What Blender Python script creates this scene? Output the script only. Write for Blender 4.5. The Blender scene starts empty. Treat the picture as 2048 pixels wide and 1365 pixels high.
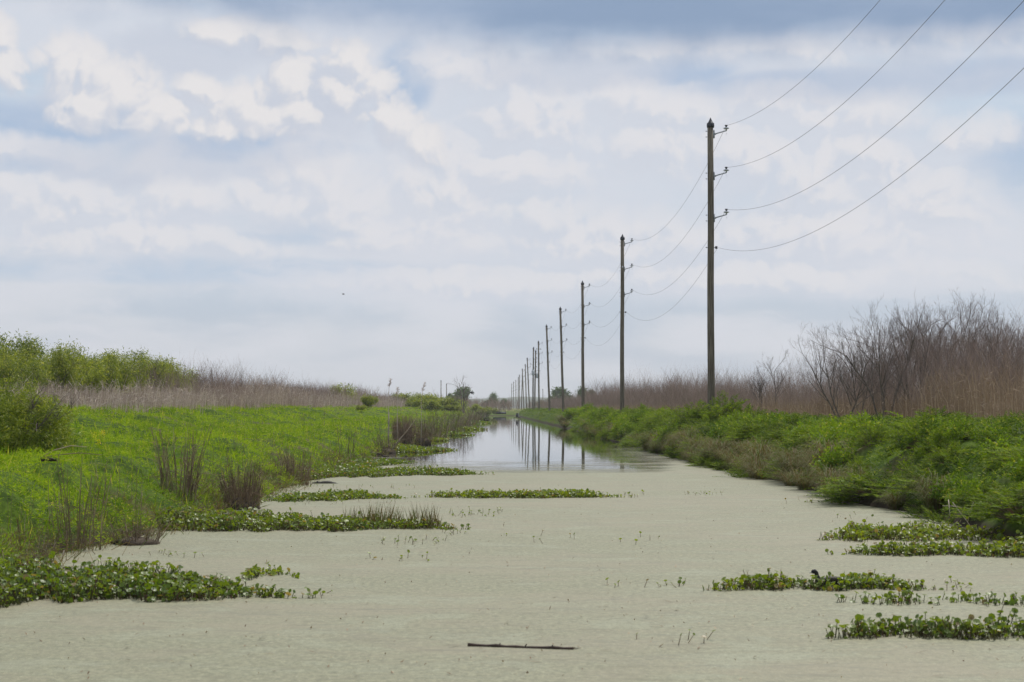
import bpy, bmesh, math, random
import numpy as np
from mathutils import Vector, Matrix

S = bpy.context.scene
COL = S.collection
R = math.radians

# ------------------------------------------------------------------ camera
F = 3770.0                       # focal length in pixels of a 2048 px wide picture
CAM_H = 1.8
cam_d = bpy.data.cameras.new("camera")
cam = bpy.data.objects.new("camera", cam_d)
COL.objects.link(cam)
cam_d.sensor_width = 36.0
cam_d.sensor_fit = 'HORIZONTAL'
cam_d.lens = F / 2048 * 36
cam_d.clip_start = 0.1
cam_d.clip_end = 20000
PITCH = math.atan((816 - 682.5) / F)
YAW = math.atan((1024 - 970) / F)
cam.location = (0, 0, CAM_H)
cam.rotation_euler = (R(90) + PITCH, 0, -YAW)
cam_d.dof.use_dof = True
cam_d.dof.focus_distance = 75
cam_d.dof.aperture_fstop = 5.6
S.camera = cam
_M = cam.rotation_euler.to_matrix()


def at(px, py, Y):
    """world point seen at pixel (px, py) of the 2048 px picture, at distance Y down the canal"""
    d = _M @ Vector(((px - 1024) / F, -(py - 682.5) / F, -1))
    k = Y / d.y
    return Vector((d.x * k, Y, CAM_H + d.z * k))


def on_water(px, py, z=0.0):
    d = _M @ Vector(((px - 1024) / F, -(py - 682.5) / F, -1))
    k = (z - CAM_H) / d.z
    return Vector((d.x * k, d.y * k, z))


# ------------------------------------------------------------------ world
SUN_EL, SUN_AZ = 56.0, 28.0      # degrees; azimuth from the canal axis towards the right bank


class NB:
    """tiny node-tree builder"""
    def __init__(s, tree):
        s.t = tree
        s.n = tree.nodes
        s.l = tree.links

    def put(s, sock, v):
        if v is None:
            return
        if isinstance(v, bpy.types.NodeSocket):
            s.l.new(v, sock)
        else:
            sock.default_value = v

    def new(s, typ, **kw):
        n = s.n.new(typ)
        for k, v in kw.items():
            setattr(n, k, v)
        return n

    def m(s, op, a, b=None, c=None, clamp=False):
        n = s.new('ShaderNodeMath', operation=op, use_clamp=clamp)
        s.put(n.inputs[0], a)
        s.put(n.inputs[1], b)
        s.put(n.inputs[2], c)
        return n.outputs[0]

    def v(s, op, a, b=None):
        n = s.new('ShaderNodeVectorMath', operation=op)
        s.put(n.inputs[0], a)
        if op == 'SCALE':
            s.put(n.inputs[3], b)
        else:
            s.put(n.inputs[1], b)
        return n.outputs[1] if op in ('LENGTH', 'DOT_PRODUCT', 'DISTANCE') else n.outputs[0]

    def xyz(s, x, y, z=0.0):
        n = s.new('ShaderNodeCombineXYZ')
        s.put(n.inputs[0], x)
        s.put(n.inputs[1], y)
        s.put(n.inputs[2], z)
        return n.outputs[0]

    def sep(s, v):
        n = s.new('ShaderNodeSeparateXYZ')
        s.put(n.inputs[0], v)
        return n.outputs

    def noise(s, vec, scale, detail=4, rough=0.5, dim='3D', dist=0.0, out=0):
        n = s.new('ShaderNodeTexNoise', noise_dimensions=dim)
        s.put(n.inputs['Vector'], vec)
        n.inputs['Scale'].default_value = scale
        n.inputs['Detail'].default_value = detail
        n.inputs['Roughness'].default_value = rough
        n.inputs['Distortion'].default_value = dist
        return n.outputs[out]

    def voro(s, vec, scale, detail=2, rough=0.5, smooth=0.6, dim='2D'):
        n = s.new('ShaderNodeTexVoronoi', voronoi_dimensions=dim, feature='SMOOTH_F1')
        s.put(n.inputs['Vector'], vec)
        n.inputs['Scale'].default_value = scale
        n.inputs['Detail'].default_value = detail
        n.inputs['Roughness'].default_value = rough
        n.inputs['Smoothness'].default_value = smooth
        return n.outputs['Distance']

    def ss(s, x, lo, hi, to0=0.0, to1=1.0):
        n = s.new('ShaderNodeMapRange', interpolation_type='SMOOTHSTEP')
        s.put(n.inputs[0], x)
        s.put(n.inputs[1], lo)
        s.put(n.inputs[2], hi)
        s.put(n.inputs[3], to0)
        s.put(n.inputs[4], to1)
        return n.outputs[0]

    def lin(s, x, lo, hi, to0=0.0, to1=1.0):
        n = s.new('ShaderNodeMapRange')
        s.put(n.inputs[0], x)
        s.put(n.inputs[1], lo)
        s.put(n.inputs[2], hi)
        s.put(n.inputs[3], to0)
        s.put(n.inputs[4], to1)
        return n.outputs[0]

    def mix(s, f, a, b, typ='MIX'):
        n = s.new('ShaderNodeMix', data_type='RGBA', blend_type=typ)
        s.put(n.inputs[0], f)
        for i, c in ((6, a), (7, b)):
            if isinstance(c, tuple) and len(c) == 3:
                c = (*c, 1)
            s.put(n.inputs[i], c)
        return n.outputs[2]


def build_world():
    w = bpy.data.worlds.new("World")
    S.world = w
    w.use_nodes = True
    b = NB(w.node_tree)
    b.n.clear()
    out = b.new('ShaderNodeOutputWorld')
    bg = b.new('ShaderNodeBackground')
    bg.inputs[1].default_value = 0.1
    b.l.new(bg.outputs[0], out.inputs[0])
    sky = b.new('ShaderNodeTexSky', sky_type='NISHITA')
    sky.sun_disc = False
    sky.sun_elevation = R(SUN_EL)
    sky.sun_rotation = R(SUN_AZ)
    sky.air_density = 1.0
    sky.dust_density = 2.0
    co = b.new('ShaderNodeTexCoord')
    x, y, z = b.sep(co.outputs['Generated'])
    # heading and height above the horizon, in units of 1/37.7 rad
    az = b.m('MULTIPLY', b.m('ARCTAN2', x, y), 37.7)
    el = b.m('MULTIPLY', b.m('ARCSINE', z), 37.7)
    P0 = b.xyz(az, el)

    def L(px, py, rx, ry):        # a cloud lobe given where it stands in the view down the canal
        return ((px - 970) / 100, (816 - py) / 100, rx / 100, ry / 100)

    def lobe_max(P, lobes, op='MAXIMUM'):
        acc = None
        for cx, cy, rx, ry in lobes:
            d = b.v('MULTIPLY', b.v('SUBTRACT', P, (cx, cy, 0)), (1 / rx, 1 / ry, 0))
            e = b.m('SUBTRACT', 1.0, b.v('DOT_PRODUCT', d, d))
            acc = e if acc is None else b.m(op, acc, e)
        return b.m('MAXIMUM', acc, -1.2)

    # slow warp shared by everything
    wn = b.new('ShaderNodeTexNoise', noise_dimensions='2D')
    b.put(wn.inputs['Vector'], P0)
    wn.inputs['Scale'].default_value = 0.55
    wn.inputs['Detail'].default_value = 5
    wn.inputs['Roughness'].default_value = 0.55
    wsep = b.sep(wn.outputs['Color'])
    warp = b.v('SCALE', b.v('SUBTRACT', wn.outputs['Color'], (0.5, 0.5, 0.5)), 1.5)
    P = b.v('ADD', P0, b.v('MULTIPLY', warp, (0.6, 0.5, 0)))

    # heaped clouds: (x, y, rx, ry) of each swelling
    sharp = [L(150, 165, 85, 75), L(245, 195, 85, 75), L(190, 225, 110, 60), L(320, 245, 100, 55), L(395, 268, 70, 32), L(405, 195, 70, 38),
             L(500, 225, 105, 62), L(565, 245, 80, 58), L(480, 262, 100, 36), L(450, 75, 90, 42), L(560, 95, 75, 45), L(585, 165, 45, 85),
             L(690, 120, 70, 52), L(745, 180, 70, 60), L(690, 190, 70, 60), L(0, 110, 55, 65), L(20, 160, 50, 50), L(790, 250, 80, 60), L(850, 300, 65, 50)]
    soft = [L(600, 350, 90, 60), L(560, 410, 120, 60), L(680, 420, 130, 60), L(920, 310, 60, 55), L(900, 380, 130, 70), L(310, 350, 70, 45), L(350, 400, 110, 60), L(80, 325, 150, 32), L(60, 400, 110, 50), L(180, 430, 130, 60),
            L(890, 130, 80, 50), L(980, 150, 110, 60), L(1060, 230, 120, 70), L(1040, 340, 120, 60), L(1260, 205, 90, 50), L(1350, 230, 130, 45), L(1560, 215, 120, 40), L(1690, 245, 130, 40), L(1340, 105, 180, 35), L(1560, 105, 180, 35), L(1900, 95, 250, 40),
            L(1320, 300, 130, 60), L(1480, 320, 130, 70), L(1600, 370, 120, 55), L(1850, 410, 110, 60), L(1720, 330, 110, 55), L(1080, 430, 110, 40), L(1930, 285, 80, 34),
            L(800, 470, 180, 50), L(290, 490, 280, 45), L(1250, 480, 260, 55), L(1640, 470, 260, 60), L(1500, 560, 420, 40), L(950, 570, 300, 35)]
    back = [L(560, 170, 330, 190), L(250, 90, 330, 90), L(620, 330, 330, 110), L(1300, 260, 620, 190), L(1800, 420, 400, 150), L(200, 420, 420, 110), L(1000, 520, 900, 110)]

    def dens(P):
        v = b.new('ShaderNodeTexVoronoi', voronoi_dimensions='2D', feature='F1')
        b.put(v.inputs['Vector'], P)
        v.inputs['Scale'].default_value = 1.7
        v.inputs['Detail'].default_value = 2.0
        v.inputs['Roughness'].default_value = 0.5
        d = v.outputs['Distance']
        bil = b.m('SUBTRACT', 0.3, b.m('MULTIPLY', d, d))
        fb = b.m('SUBTRACT', b.noise(P, 1.3, detail=8, rough=0.58, dim='2D'), 0.5)
        ds = b.m('ADD', b.m('MULTIPLY', lobe_max(P, sharp), 1.25), b.m('ADD', b.m('MULTIPLY', bil, 0.5), b.m('MULTIPLY', fb, 0.62)))
        df = b.m('ADD', b.m('MULTIPLY', lobe_max(P, soft), 0.55), b.m('ADD', b.m('MULTIPLY', bil, 0.30), b.m('MULTIPLY', fb, 0.85)))
        return ds, df

    ds0, df0 = dens(P)
    ds1, df1 = dens(b.v('ADD', P, (0.14, 0.25, 0)))     # a step towards the sun
    gs = b.m('SUBTRACT', ds0, ds1)
    gf = b.m('SUBTRACT', df0, df1)

    # clear air and high haze
    lown = b.noise(b.v('MULTIPLY', P0, (0.16, 0.62, 0)), 1.0, detail=4, rough=0.5, dim='2D')
    base = b.mix(b.ss(el, -0.3, 5.5), (5.1, 5.75, 6.8), (5.4, 6.4, 7.6))
    base = b.mix(b.ss(lown, 0.38, 0.62), base, (6.6, 6.95, 7.7))
    base = b.mix(0.1, base, sky.outputs[0])
    # thin sheets behind
    bk = b.m('ADD', lobe_max(P, back), b.m('MULTIPLY', b.m('SUBTRACT', wsep[0], 0.5), 1.2))
    base = b.mix(b.ss(bk, -0.3, 0.7, 0, 0.8), base, (6.7, 7.0, 7.7))
    # blue-grey bellies and gaps
    gaps = [L(70, 268, 240, 55), L(480, 303, 240, 28), L(812, 165, 55, 75), L(20, 345, 130, 22),
            L(2050, 345, 130, 90), L(1640, 178, 300, 30), L(1370, 150, 110, 30), L(1950, 175, 240, 40), L(600, 470, 130, 26), L(350, 545, 500, 30)]
    gap = b.m('ADD', lobe_max(P0, gaps), b.m('MULTIPLY', b.m('SUBTRACT', b.m('ADD', b.m('MULTIPLY', lown, 0.5), b.m('MULTIPLY', wsep[0], 0.5)), 0.5), 2.2))
    gcol = b.mix(b.ss(el, 3.6, 5.6), (5.0, 5.95, 7.2), (3.9, 5.05, 6.8))
    base = b.mix(b.ss(gap, -0.45, 0.9, 0, 0.92), base, gcol)
    # soft clouds
    cf = b.mix(b.ss(gf, -0.26, 0.26), (6.2, 6.55, 7.35), (7.65, 7.55, 7.8))
    col = b.mix(b.m('MULTIPLY', b.ss(df0, -0.9, 0.7), b.ss(el, -1, 4, 0.25, 0.85)), base, cf)
    shade = b.m('ADD', lobe_max(P, [L(640, 225, 110, 90), L(400, 115, 190, 60), L(330, 330, 330, 50), L(1750, 180, 420, 50), L(1150, 150, 260, 40)]), b.m('MULTIPLY', b.m('SUBTRACT', wsep[2], 0.5), 1.6))
    col = b.mix(b.ss(shade, -0.3, 0.9, 0, 0.6), col, (5.5, 5.95, 6.95))
    # low streaky banks near the horizon
    low = b.noise(b.v('MULTIPLY', P, (0.28, 1.35, 0)), 1.0, detail=6, rough=0.6, dim='2D')
    col = b.mix(b.m('MULTIPLY', b.ss(low, 0.44, 0.66), b.m('MULTIPLY', b.ss(el, 0.0, 0.9), b.ss(el, 3.0, 5.0, 0.5, 0.1))), col, (7.0, 7.15, 7.75))
    # heaped clouds, lit from the upper right
    side = b.ss(gs, -0.48, 0.48)
    lit = b.m('ADD', b.m('MULTIPLY', side, 0.72), b.m('MULTIPLY', b.ss(ds0, 0.0, 1.2), 0.34), clamp=True)
    cs = b.mix(lit, (5.45, 5.9, 6.9), (8.0, 7.8, 7.85))
    acs = b.m('DIVIDE', b.m('ADD', ds0, 0.45), b.m('ADD', b.m('MULTIPLY', side, -0.6), 1.6), clamp=True)
    col = b.mix(b.m('MULTIPLY', b.ss(acs, 0, 1), 0.95), col, cs)
    # dark sheet across the top
    edge = b.m('ADD', b.lin(az, -9.7, -1.5, 8.3, 7.15), b.m('ADD', b.m('MULTIPLY', b.m('SUBTRACT', wsep[1], 0.5), 0.9), b.m('MULTIPLY', b.m('SUBTRACT', lown, 0.5), 0.8)))
    dk = b.ss(b.m('SUBTRACT', el, edge), -0.55, 0.65)
    dk = b.m('MULTIPLY', dk, b.ss(el, 11.5, 22, 1, 0.0))
    dcol = b.mix(b.ss(lown, 0.36, 0.68), (2.6, 3.55, 5.15), (3.5, 4.4, 5.95))
    col = b.mix(dk, col, dcol)
    # the rest of the dome
    ov = b.mix(b.ss(lown, 0.4, 0.6), (4.8, 5.8, 7.4), (8.2, 8.1, 8.1))
    col = b.mix(b.ss(el, 10, 24), col, ov)
    b.l.new(col, bg.inputs[0])


build_world()

sun_d = bpy.data.lights.new("sun", 'SUN')
sun_d.energy = 3.4
sun_d.angle = R(3.0)
sun_d.color = (1.0, 0.95, 0.87)
sun = bpy.data.objects.new("sun", sun_d)
COL.objects.link(sun)
_sv = Vector((math.sin(R(SUN_AZ)) * math.cos(R(SUN_EL)), math.cos(R(SUN_AZ)) * math.cos(R(SUN_EL)), math.sin(R(SUN_EL))))
sun.rotation_euler = _sv.to_track_quat('Z', 'Y').to_euler()
sun.location = (30, 0, 60)

S.view_settings.view_transform = 'Standard'
S.view_settings.look = 'None'
S.view_settings.exposure = 0.0
S.view_settings.gamma = 1.0
S.render.engine = 'CYCLES'

# ------------------------------------------------------------------ helpers
rng = np.random.default_rng(7)


def tag(o, label=None, cat=None, group=None, kind=None):
    if label:
        o['label'] = label
    if cat:
        o['category'] = cat
    if group:
        o['group'] = group
    if kind:
        o['kind'] = kind
    return o


def empty(name, loc=(0, 0, 0), rz=0.0, label=None, cat=None, group=None):
    o = bpy.data.objects.new(name, None)
    COL.objects.link(o)
    o.empty_display_size = 0.2
    o.location = loc
    o.rotation_euler = (0, 0, rz)
    return tag(o, label, cat, group)


def copy_tree(o, parent=None):
    c = o.copy()
    COL.objects.link(c)
    if parent is not None:
        c.parent = parent
    for ch in list(o.children):
        copy_tree(ch, c)
    return c


class G:
    """collects geometry (verts + faces of any size) for ONE mesh"""
    def __init__(s):
        s.v, s.f, s.n, s.mi = [], [], 0, []

    def add(s, v, f, mi=0):
        v = np.asarray(v, float).reshape(-1, 3)
        f = np.asarray(f, int)
        s.v.append(v)
        s.f.append(f + s.n)
        s.mi.append(mi)
        s.n += len(v)
        return s

    # flat ribbons: P (N,K,3) centre lines, W (N,K) widths, side (N,3)
    def ribbons(s, P, W, side, mi=0):
        N, K = P.shape[:2]
        h = side[:, None, :] * (W[:, :, None] * 0.5)
        v = np.stack([P - h, P + h], 2)                      # N,K,2,3
        i = np.arange(N)[:, None] * (2 * K) + np.arange(K - 1)[None] * 2
        f = np.stack([i, i + 1, i + 3, i + 2], -1).reshape(-1, 4)
        return s.add(v, f, mi)

    # pointed leaves, one quad each
    def leaves(s, B, D, side, mi=0, mid=0.45):
        N = len(B)
        M = B + D * mid
        v = np.stack([B, M - side, B + D, M + side], 1)
        f = np.arange(N * 4).reshape(N, 4)
        return s.add(v, f, mi)

    # round leaves: n-gon dishes with centres C, normals Nn, radius r
    def discs(s, C, Nn, r, n=7, cup=0.0, mi=0):
        N = len(C)
        a = np.cross(Nn, rng.normal(size=(N, 3)))
        a /= np.linalg.norm(a, axis=1)[:, None] + 1e-9
        b = np.cross(Nn, a)
        t = np.arange(n) / n * 2 * np.pi
        ring = C[:, None] + r[:, None, None] * (a[:, None] * np.cos(t)[None, :, None] + b[:, None] * np.sin(t)[None, :, None])
        ctr = C - Nn * (cup * r)[:, None]
        v = np.concatenate([ctr[:, None], ring], 1)
        k = np.arange(n)
        tri = np.stack([np.zeros(n, int), 1 + k, 1 + (k + 1) % n], -1)
        f = (np.arange(N)[:, None, None] * (n + 1) + tri[None]).reshape(-1, 3)
        return s.add(v, f, mi)

    # tapering tubes from p0 to p1
    def tubes(s, p0, p1, r0, r1, n=4, mi=0):
        p0, p1 = np.atleast_2d(p0).astype(float), np.atleast_2d(p1).astype(float)
        r0, r1 = np.broadcast_to(r0, len(p0)), np.broadcast_to(r1, len(p0))
        d = p1 - p0
        d = d / (np.linalg.norm(d, axis=1)[:, None] + 1e-9)
        ref = np.where(np.abs(d[:, 2:3]) > 0.9, np.array([[1.0, 0, 0]]), np.array([[0, 0, 1.0]]))
        a = np.cross(d, ref)
        a /= np.linalg.norm(a, axis=1)[:, None] + 1e-9
        b = np.cross(d, a)
        t = np.arange(n) / n * 2 * np.pi
        off = a[:, None] * np.cos(t)[None, :, None] + b[:, None] * np.sin(t)[None, :, None]
        v = np.concatenate([p0[:, None] + off * r0[:, None, None], p1[:, None] + off * r1[:, None, None]], 1)
        k = np.arange(n)
        q = np.stack([k, (k + 1) % n, n + (k + 1) % n, n + k], -1)
        f = (np.arange(len(p0))[:, None, None] * (2 * n) + q[None]).reshape(-1, 4)
        return s.add(v, f, mi)

    def path(s, pts, rad, n=8, mi=0, caps=True):
        """one smooth tube through points"""
        pts = np.asarray(pts, float)
        K = len(pts)
        rad = np.broadcast_to(rad, K)
        d = np.gradient(pts, axis=0)
        d /= np.linalg.norm(d, axis=1)[:, None] + 1e-9
        ref = np.array([0, 0, 1.0]) if abs(d[:, 2]).mean() < 0.8 else np.array([1.0, 0, 0])
        a = np.cross(d, ref)
        a /= np.linalg.norm(a, axis=1)[:, None] + 1e-9
        b = np.cross(d, a)
        t = np.arange(n) / n * 2 * np.pi
        v = pts[:, None] + rad[:, None, None] * (a[:, None] * np.cos(t)[None, :, None] + b[:, None] * np.sin(t)[None, :, None])
        k = np.arange(n)
        q = np.stack([k, (k + 1) % n, n + (k + 1) % n, n + k], -1)
        f = (np.arange(K - 1)[:, None, None] * n + q[None]).reshape(-1, 4)
        s.add(v, f, mi)
        if caps:
            base = s.n - K * n
            s.f.append(np.arange(n)[None, ::-1] + base)
            s.mi.append(mi)
            s.f.append(np.arange(n)[None] + base + (K - 1) * n)
            s.mi.append(mi)
        return s

    def box(s, c, size, mi=0, M=None):
        c, h = np.asarray(c, float), np.asarray(size, float) / 2
        v = np.array([[x, y, z] for x in (-1, 1) for y in (-1, 1) for z in (-1, 1)]) * h
        if M is not None:
            v = v @ np.asarray(M).T
        f = [[0, 1, 3, 2], [4, 6, 7, 5], [0, 4, 5, 1], [2, 3, 7, 6], [0, 2, 6, 4], [1, 5, 7, 3]]
        return s.add(v + c, f, mi)

    def lathe(s, prof, n=16, at=(0, 0, 0), M=None, mi=0):
        """prof: list of (r, z)"""
        pr = np.asarray(prof, float)
        t = np.arange(n) / n * 2 * np.pi
        v = np.stack([pr[:, 0:1] * np.cos(t), pr[:, 0:1] * np.sin(t), np.repeat(pr[:, 1:2], n, 1)], -1)
        v = v.reshape(-1, 3)
        if M is not None:
            v = v @ np.asarray(M).T
        k = np.arange(n)
        q = np.stack([k, (k + 1) % n, n + (k + 1) % n, n + k], -1)
        f = (np.arange(len(pr) - 1)[:, None, None] * n + q[None]).reshape(-1, 4)
        return s.add(v + np.asarray(at, float), f, mi)

    def build(s, name, mats, parent=None, smooth=False, loc=None):
        me = bpy.data.meshes.new(name)
        if s.n:
            V = np.concatenate(s.v)
            tot = np.concatenate([np.full(len(f), f.shape[1]) for f in s.f])
            idx = np.concatenate([f.ravel() for f in s.f])
            st = np.concatenate([[0], np.cumsum(tot)[:-1]])
            me.vertices.add(len(V))
            me.vertices.foreach_set('co', V.astype(np.float32).ravel())
            me.loops.add(len(idx))
            me.loops.foreach_set('vertex_index', idx.astype(np.int32))
            me.polygons.add(len(tot))
            me.polygons.foreach_set('loop_start', st.astype(np.int32))
            me.polygons.foreach_set('loop_total', tot.astype(np.int32))
            if any(s.mi):
                me.polygons.foreach_set('material_index', np.concatenate([np.full(len(f), m) for f, m in zip(s.f, s.mi)]).astype(np.int32))
            if smooth:
                me.polygons.foreach_set('use_smooth', np.ones(len(tot), bool))
            me.update(calc_edges=True)
            me.validate()
        for m in (mats if isinstance(mats, (list, tuple)) else [mats]):
            me.materials.append(m)
        o = bpy.data.objects.new(name, me)
        COL.objects.link(o)
        if parent is not None:
            o.parent = parent
        if loc is not None:
            o.location = loc
        return o


def unit(v):
    return v / (np.linalg.norm(v, axis=-1, keepdims=True) + 1e-9)


def rdir(n, up=0.0):
    v = rng.normal(size=(n, 3))
    v[:, 2] += up
    return unit(v)


def horiz(n):
    a = rng.uniform(0, 2 * np.pi, n)
    return np.stack([np.cos(a), np.sin(a), np.zeros(n)], 1)


# value noise for the ground and for clumping plants
_H = np.random.default_rng(3).random((256, 256))


def vn(x, y, s=1.0):
    x, y = np.asarray(x, float) / s + 71.3, np.asarray(y, float) / s + 13.7
    i, j = np.floor(x).astype(int), np.floor(y).astype(int)
    u, v = x - i, y - j
    u, v = u * u * (3 - 2 * u), v * v * (3 - 2 * v)
    h = lambda a, b: _H[a % 256, b % 256]
    return (h(i, j) * (1 - u) + h(i + 1, j) * u) * (1 - v) + (h(i, j + 1) * (1 - u) + h(i + 1, j + 1) * u) * v


def domes(x, y, s=1.0, seed=0.0):
    """rounded mounds: 1 in the middle of each jittered cell, falling to about 0 in the gaps"""
    x, y = np.asarray(x, float) / s + 40.5 + seed, np.asarray(y, float) / s + 11.2
    i, j = np.floor(x).astype(int), np.floor(y).astype(int)
    best = np.full(np.broadcast(x, y).shape, 9.0)
    for di in (-1, 0, 1):
        for dj in (-1, 0, 1):
            a, b = i + di, j + dj
            px, py = a + 0.15 + 0.7 * _H[a % 256, b % 256], b + 0.15 + 0.7 * _H[(b + 77) % 256, (a + 31) % 256]
            best = np.minimum(best, (x - px) ** 2 + (y - py) ** 2)
    return np.clip(1.0 - best * 1.9, 0, 1)


# ------------------------------------------------------------------ materials
def new_mat(name):
    m = bpy.data.materials.new(name)
    m.use_nodes = True
    b = NB(m.node_tree)
    b.n.clear()
    out = b.new('ShaderNodeOutputMaterial')
    p = b.new('ShaderNodeBsdfPrincipled')
    b.l.new(p.outputs[0], out.inputs[0])
    return m, b, p, out


def leaf_mat(name, c1, c2, c3=None, f3=0.12, trans=0.4, rough=0.45, spec=0.4, patch=0.7, tint=None):
    """leaves: tone varies leaf by leaf, clump by clump and plant by plant"""
    m, b, p, out = new_mat(name)
    g = b.new('ShaderNodeNewGeometry')
    oi = b.new('ShaderNodeObjectInfo')
    rnd = g.outputs['Random Per Island']
    n1 = b.noise(g.outputs['Position'], patch, 3, 0.55)
    n2 = b.noise(g.outputs['Position'], patch * 3.7, 3, 0.6)
    f = b.m('ADD', b.m('ADD', b.m('MULTIPLY', b.ss(n1, 0.38, 0.62), 0.36), b.m('MULTIPLY', b.ss(n2, 0.38, 0.62), 0.36)), b.m('MULTIPLY', rnd, 0.3))
    f = b.m('ADD', f, b.m('MULTIPLY', b.m('SUBTRACT', oi.outputs['Random'], 0.5), 0.5), clamp=True)
    c = b.mix(f, c1, c2)
    if c3:
        r2 = b.m('FRACT', b.m('MULTIPLY', rnd, 17.31))
        c = b.mix(b.m('LESS_THAN', r2, f3), c, c3)
    b.put(p.inputs['Base Color'], c)
    p.inputs['Roughness'].default_value = rough
    p.inputs['Specular IOR Level'].default_value = spec
    if trans > 0:
        t = b.new('ShaderNodeBsdfTranslucent')
        tc = b.mix(1.0, c, tint or (1.25, 1.15, 0.45), 'MULTIPLY')
        b.put(t.inputs[0], tc)
        mx = b.new('ShaderNodeMixShader')
        mx.inputs[0].default_value = trans
        b.l.new(p.outputs[0], mx.inputs[1])
        b.l.new(t.outputs[0], mx.inputs[2])
        b.l.new(mx.outputs[0], out.inputs[0])
    return m


def plain_mat(name, c1, c2, scale=4.0, rough=0.8, spec=0.3, stretch=(1, 1, 1), metal=0.0, bump=0.0, detail=5):
    m, b, p, out = new_mat(name)
    co = b.new('ShaderNodeTexCoord')
    v = b.v('MULTIPLY', co.outputs['Object'], stretch)
    n = b.noise(v, scale, detail, 0.6)
    b.put(p.inputs['Base Color'], b.mix(b.ss(n, 0.32, 0.68), c1, c2))
    p.inputs['Roughness'].default_value = rough
    p.inputs['Specular IOR Level'].default_value = spec
    p.inputs['Metallic'].default_value = metal
    if bump:
        bp = b.new('ShaderNodeBump')
        bp.inputs['Strength'].default_value = bump
        bp.inputs['Distance'].default_value = 0.02
        b.put(bp.inputs['Height'], n)
        b.l.new(bp.outputs[0], p.inputs['Normal'])
    return m


MAT = {}
MAT['meadow'] = leaf_mat('meadow_leaf', (0.062, 0.15, 0.008), (0.34, 0.49, 0.018), (0.44, 0.46, 0.10), 0.10, trans=0.5, rough=0.6, spec=0.1, patch=0.45)  # strong green patches: species tone, plus light and shade of mounds painted in
MAT['weed'] = leaf_mat('feathery_weed_leaf', (0.038, 0.085, 0.010), (0.20, 0.30, 0.022), (0.25, 0.29, 0.07), 0.1, trans=0.48, rough=0.6, spec=0.12, patch=0.6)
MAT['broad'] = leaf_mat('broad_weed_leaf', (0.08, 0.16, 0.015), (0.22, 0.33, 0.028), (0.34, 0.36, 0.07), 0.08, trans=0.45, rough=0.55, spec=0.15)
MAT['willow'] = leaf_mat('willow_leaf', (0.085, 0.135, 0.018), (0.30, 0.36, 0.06), (0.38, 0.40, 0.12), 0.14, trans=0.5, rough=0.5, spec=0.3, patch=0.8)
MAT['bush'] = leaf_mat('bush_leaf', (0.075, 0.13, 0.015), (0.32, 0.39, 0.045), (0.40, 0.43, 0.11), 0.12, trans=0.42, rough=0.5, spec=0.2, patch=1.4)
MAT['farleaf'] = leaf_mat('far_tree_leaf', (0.05, 0.10, 0.035), (0.12, 0.18, 0.055), None, trans=0.3, rough=0.6, spec=0.2, patch=0.3)
MAT['pad'] = leaf_mat('hyacinth_leaf', (0.085, 0.15, 0.014), (0.21, 0.275, 0.02), (0.24, 0.19, 0.08), 0.08, trans=0.45, rough=0.44, spec=0.55, patch=2.0)
MAT['padstalk'] = leaf_mat('hyacinth_stalk', (0.06, 0.075, 0.02), (0.12, 0.11, 0.045), (0.13, 0.07, 0.04), 0.3, trans=0.15, rough=0.6)
MAT['bankgrass'] = leaf_mat('bank_grass', (0.10, 0.09, 0.035), (0.22, 0.165, 0.075), (0.11, 0.16, 0.03), 0.3, trans=0.3, rough=0.6, spec=0.2, tint=(1.1, 1.0, 0.6))
MAT['reed'] = leaf_mat('dead_reed', (0.23, 0.17, 0.14), (0.53, 0.425, 0.36), (0.68, 0.57, 0.49), 0.2, trans=0.2, rough=0.7, spec=0.15, patch=0.25, tint=(1, 0.95, 0.85))
MAT['reedtan'] = leaf_mat('tan_reed', (0.20, 0.138, 0.092), (0.39, 0.285, 0.195), (0.48, 0.37, 0.27), 0.15, trans=0.2, rough=0.7, spec=0.15, patch=0.25, tint=(1, 0.95, 0.85))
MAT['brush'] = leaf_mat('bare_brush', (0.165, 0.112, 0.092), (0.33, 0.238, 0.198), (0.42, 0.31, 0.255), 0.15, trans=0.0, rough=0.8, spec=0.15, patch=0.2)
MAT['stalk'] = leaf_mat('dead_stalk', (0.14, 0.10, 0.065), (0.33, 0.245, 0.165), (0.42, 0.33, 0.24), 0.15, trans=0.15, rough=0.8, spec=0.15)
MAT['bark'] = plain_mat('grey_bark', (0.10, 0.08, 0.068), (0.20, 0.165, 0.14), 6.0, 0.9, 0.15)
MAT['twig'] = leaf_mat('bare_twig', (0.14, 0.105, 0.095), (0.27, 0.21, 0.185), None, trans=0.0, rough=0.85, spec=0.15)
MAT['pole'] = plain_mat('weathered_pole_wood', (0.085, 0.07, 0.052), (0.23, 0.195, 0.145), 9.0, 0.85, 0.2, stretch=(3, 3, 0.12), bump=0.4)
MAT['cap'] = plain_mat('dark_cap', (0.02, 0.02, 0.024), (0.06, 0.06, 0.07), 12, 0.5, 0.4)
MAT['steel'] = plain_mat('galvanised_steel', (0.30, 0.31, 0.34), (0.42, 0.43, 0.46), 14, 0.5, 0.5)
MAT['porcelain'] = plain_mat('grey_porcelain', (0.5, 0.5, 0.53), (0.62, 0.62, 0.65), 9, 0.25, 0.5)
MAT['dark'] = plain_mat('dark_fitting', (0.03, 0.03, 0.035), (0.07, 0.065, 0.07), 10, 0.6, 0.4)
MAT['wire'] = plain_mat('wire_metal', (0.16, 0.14, 0.15), (0.22, 0.2, 0.21), 0.3, 0.6, 0.3)
MAT['tank'] = plain_mat('transformer_paint', (0.42, 0.44, 0.46), (0.52, 0.53, 0.55), 3, 0.5, 0.4)
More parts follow.
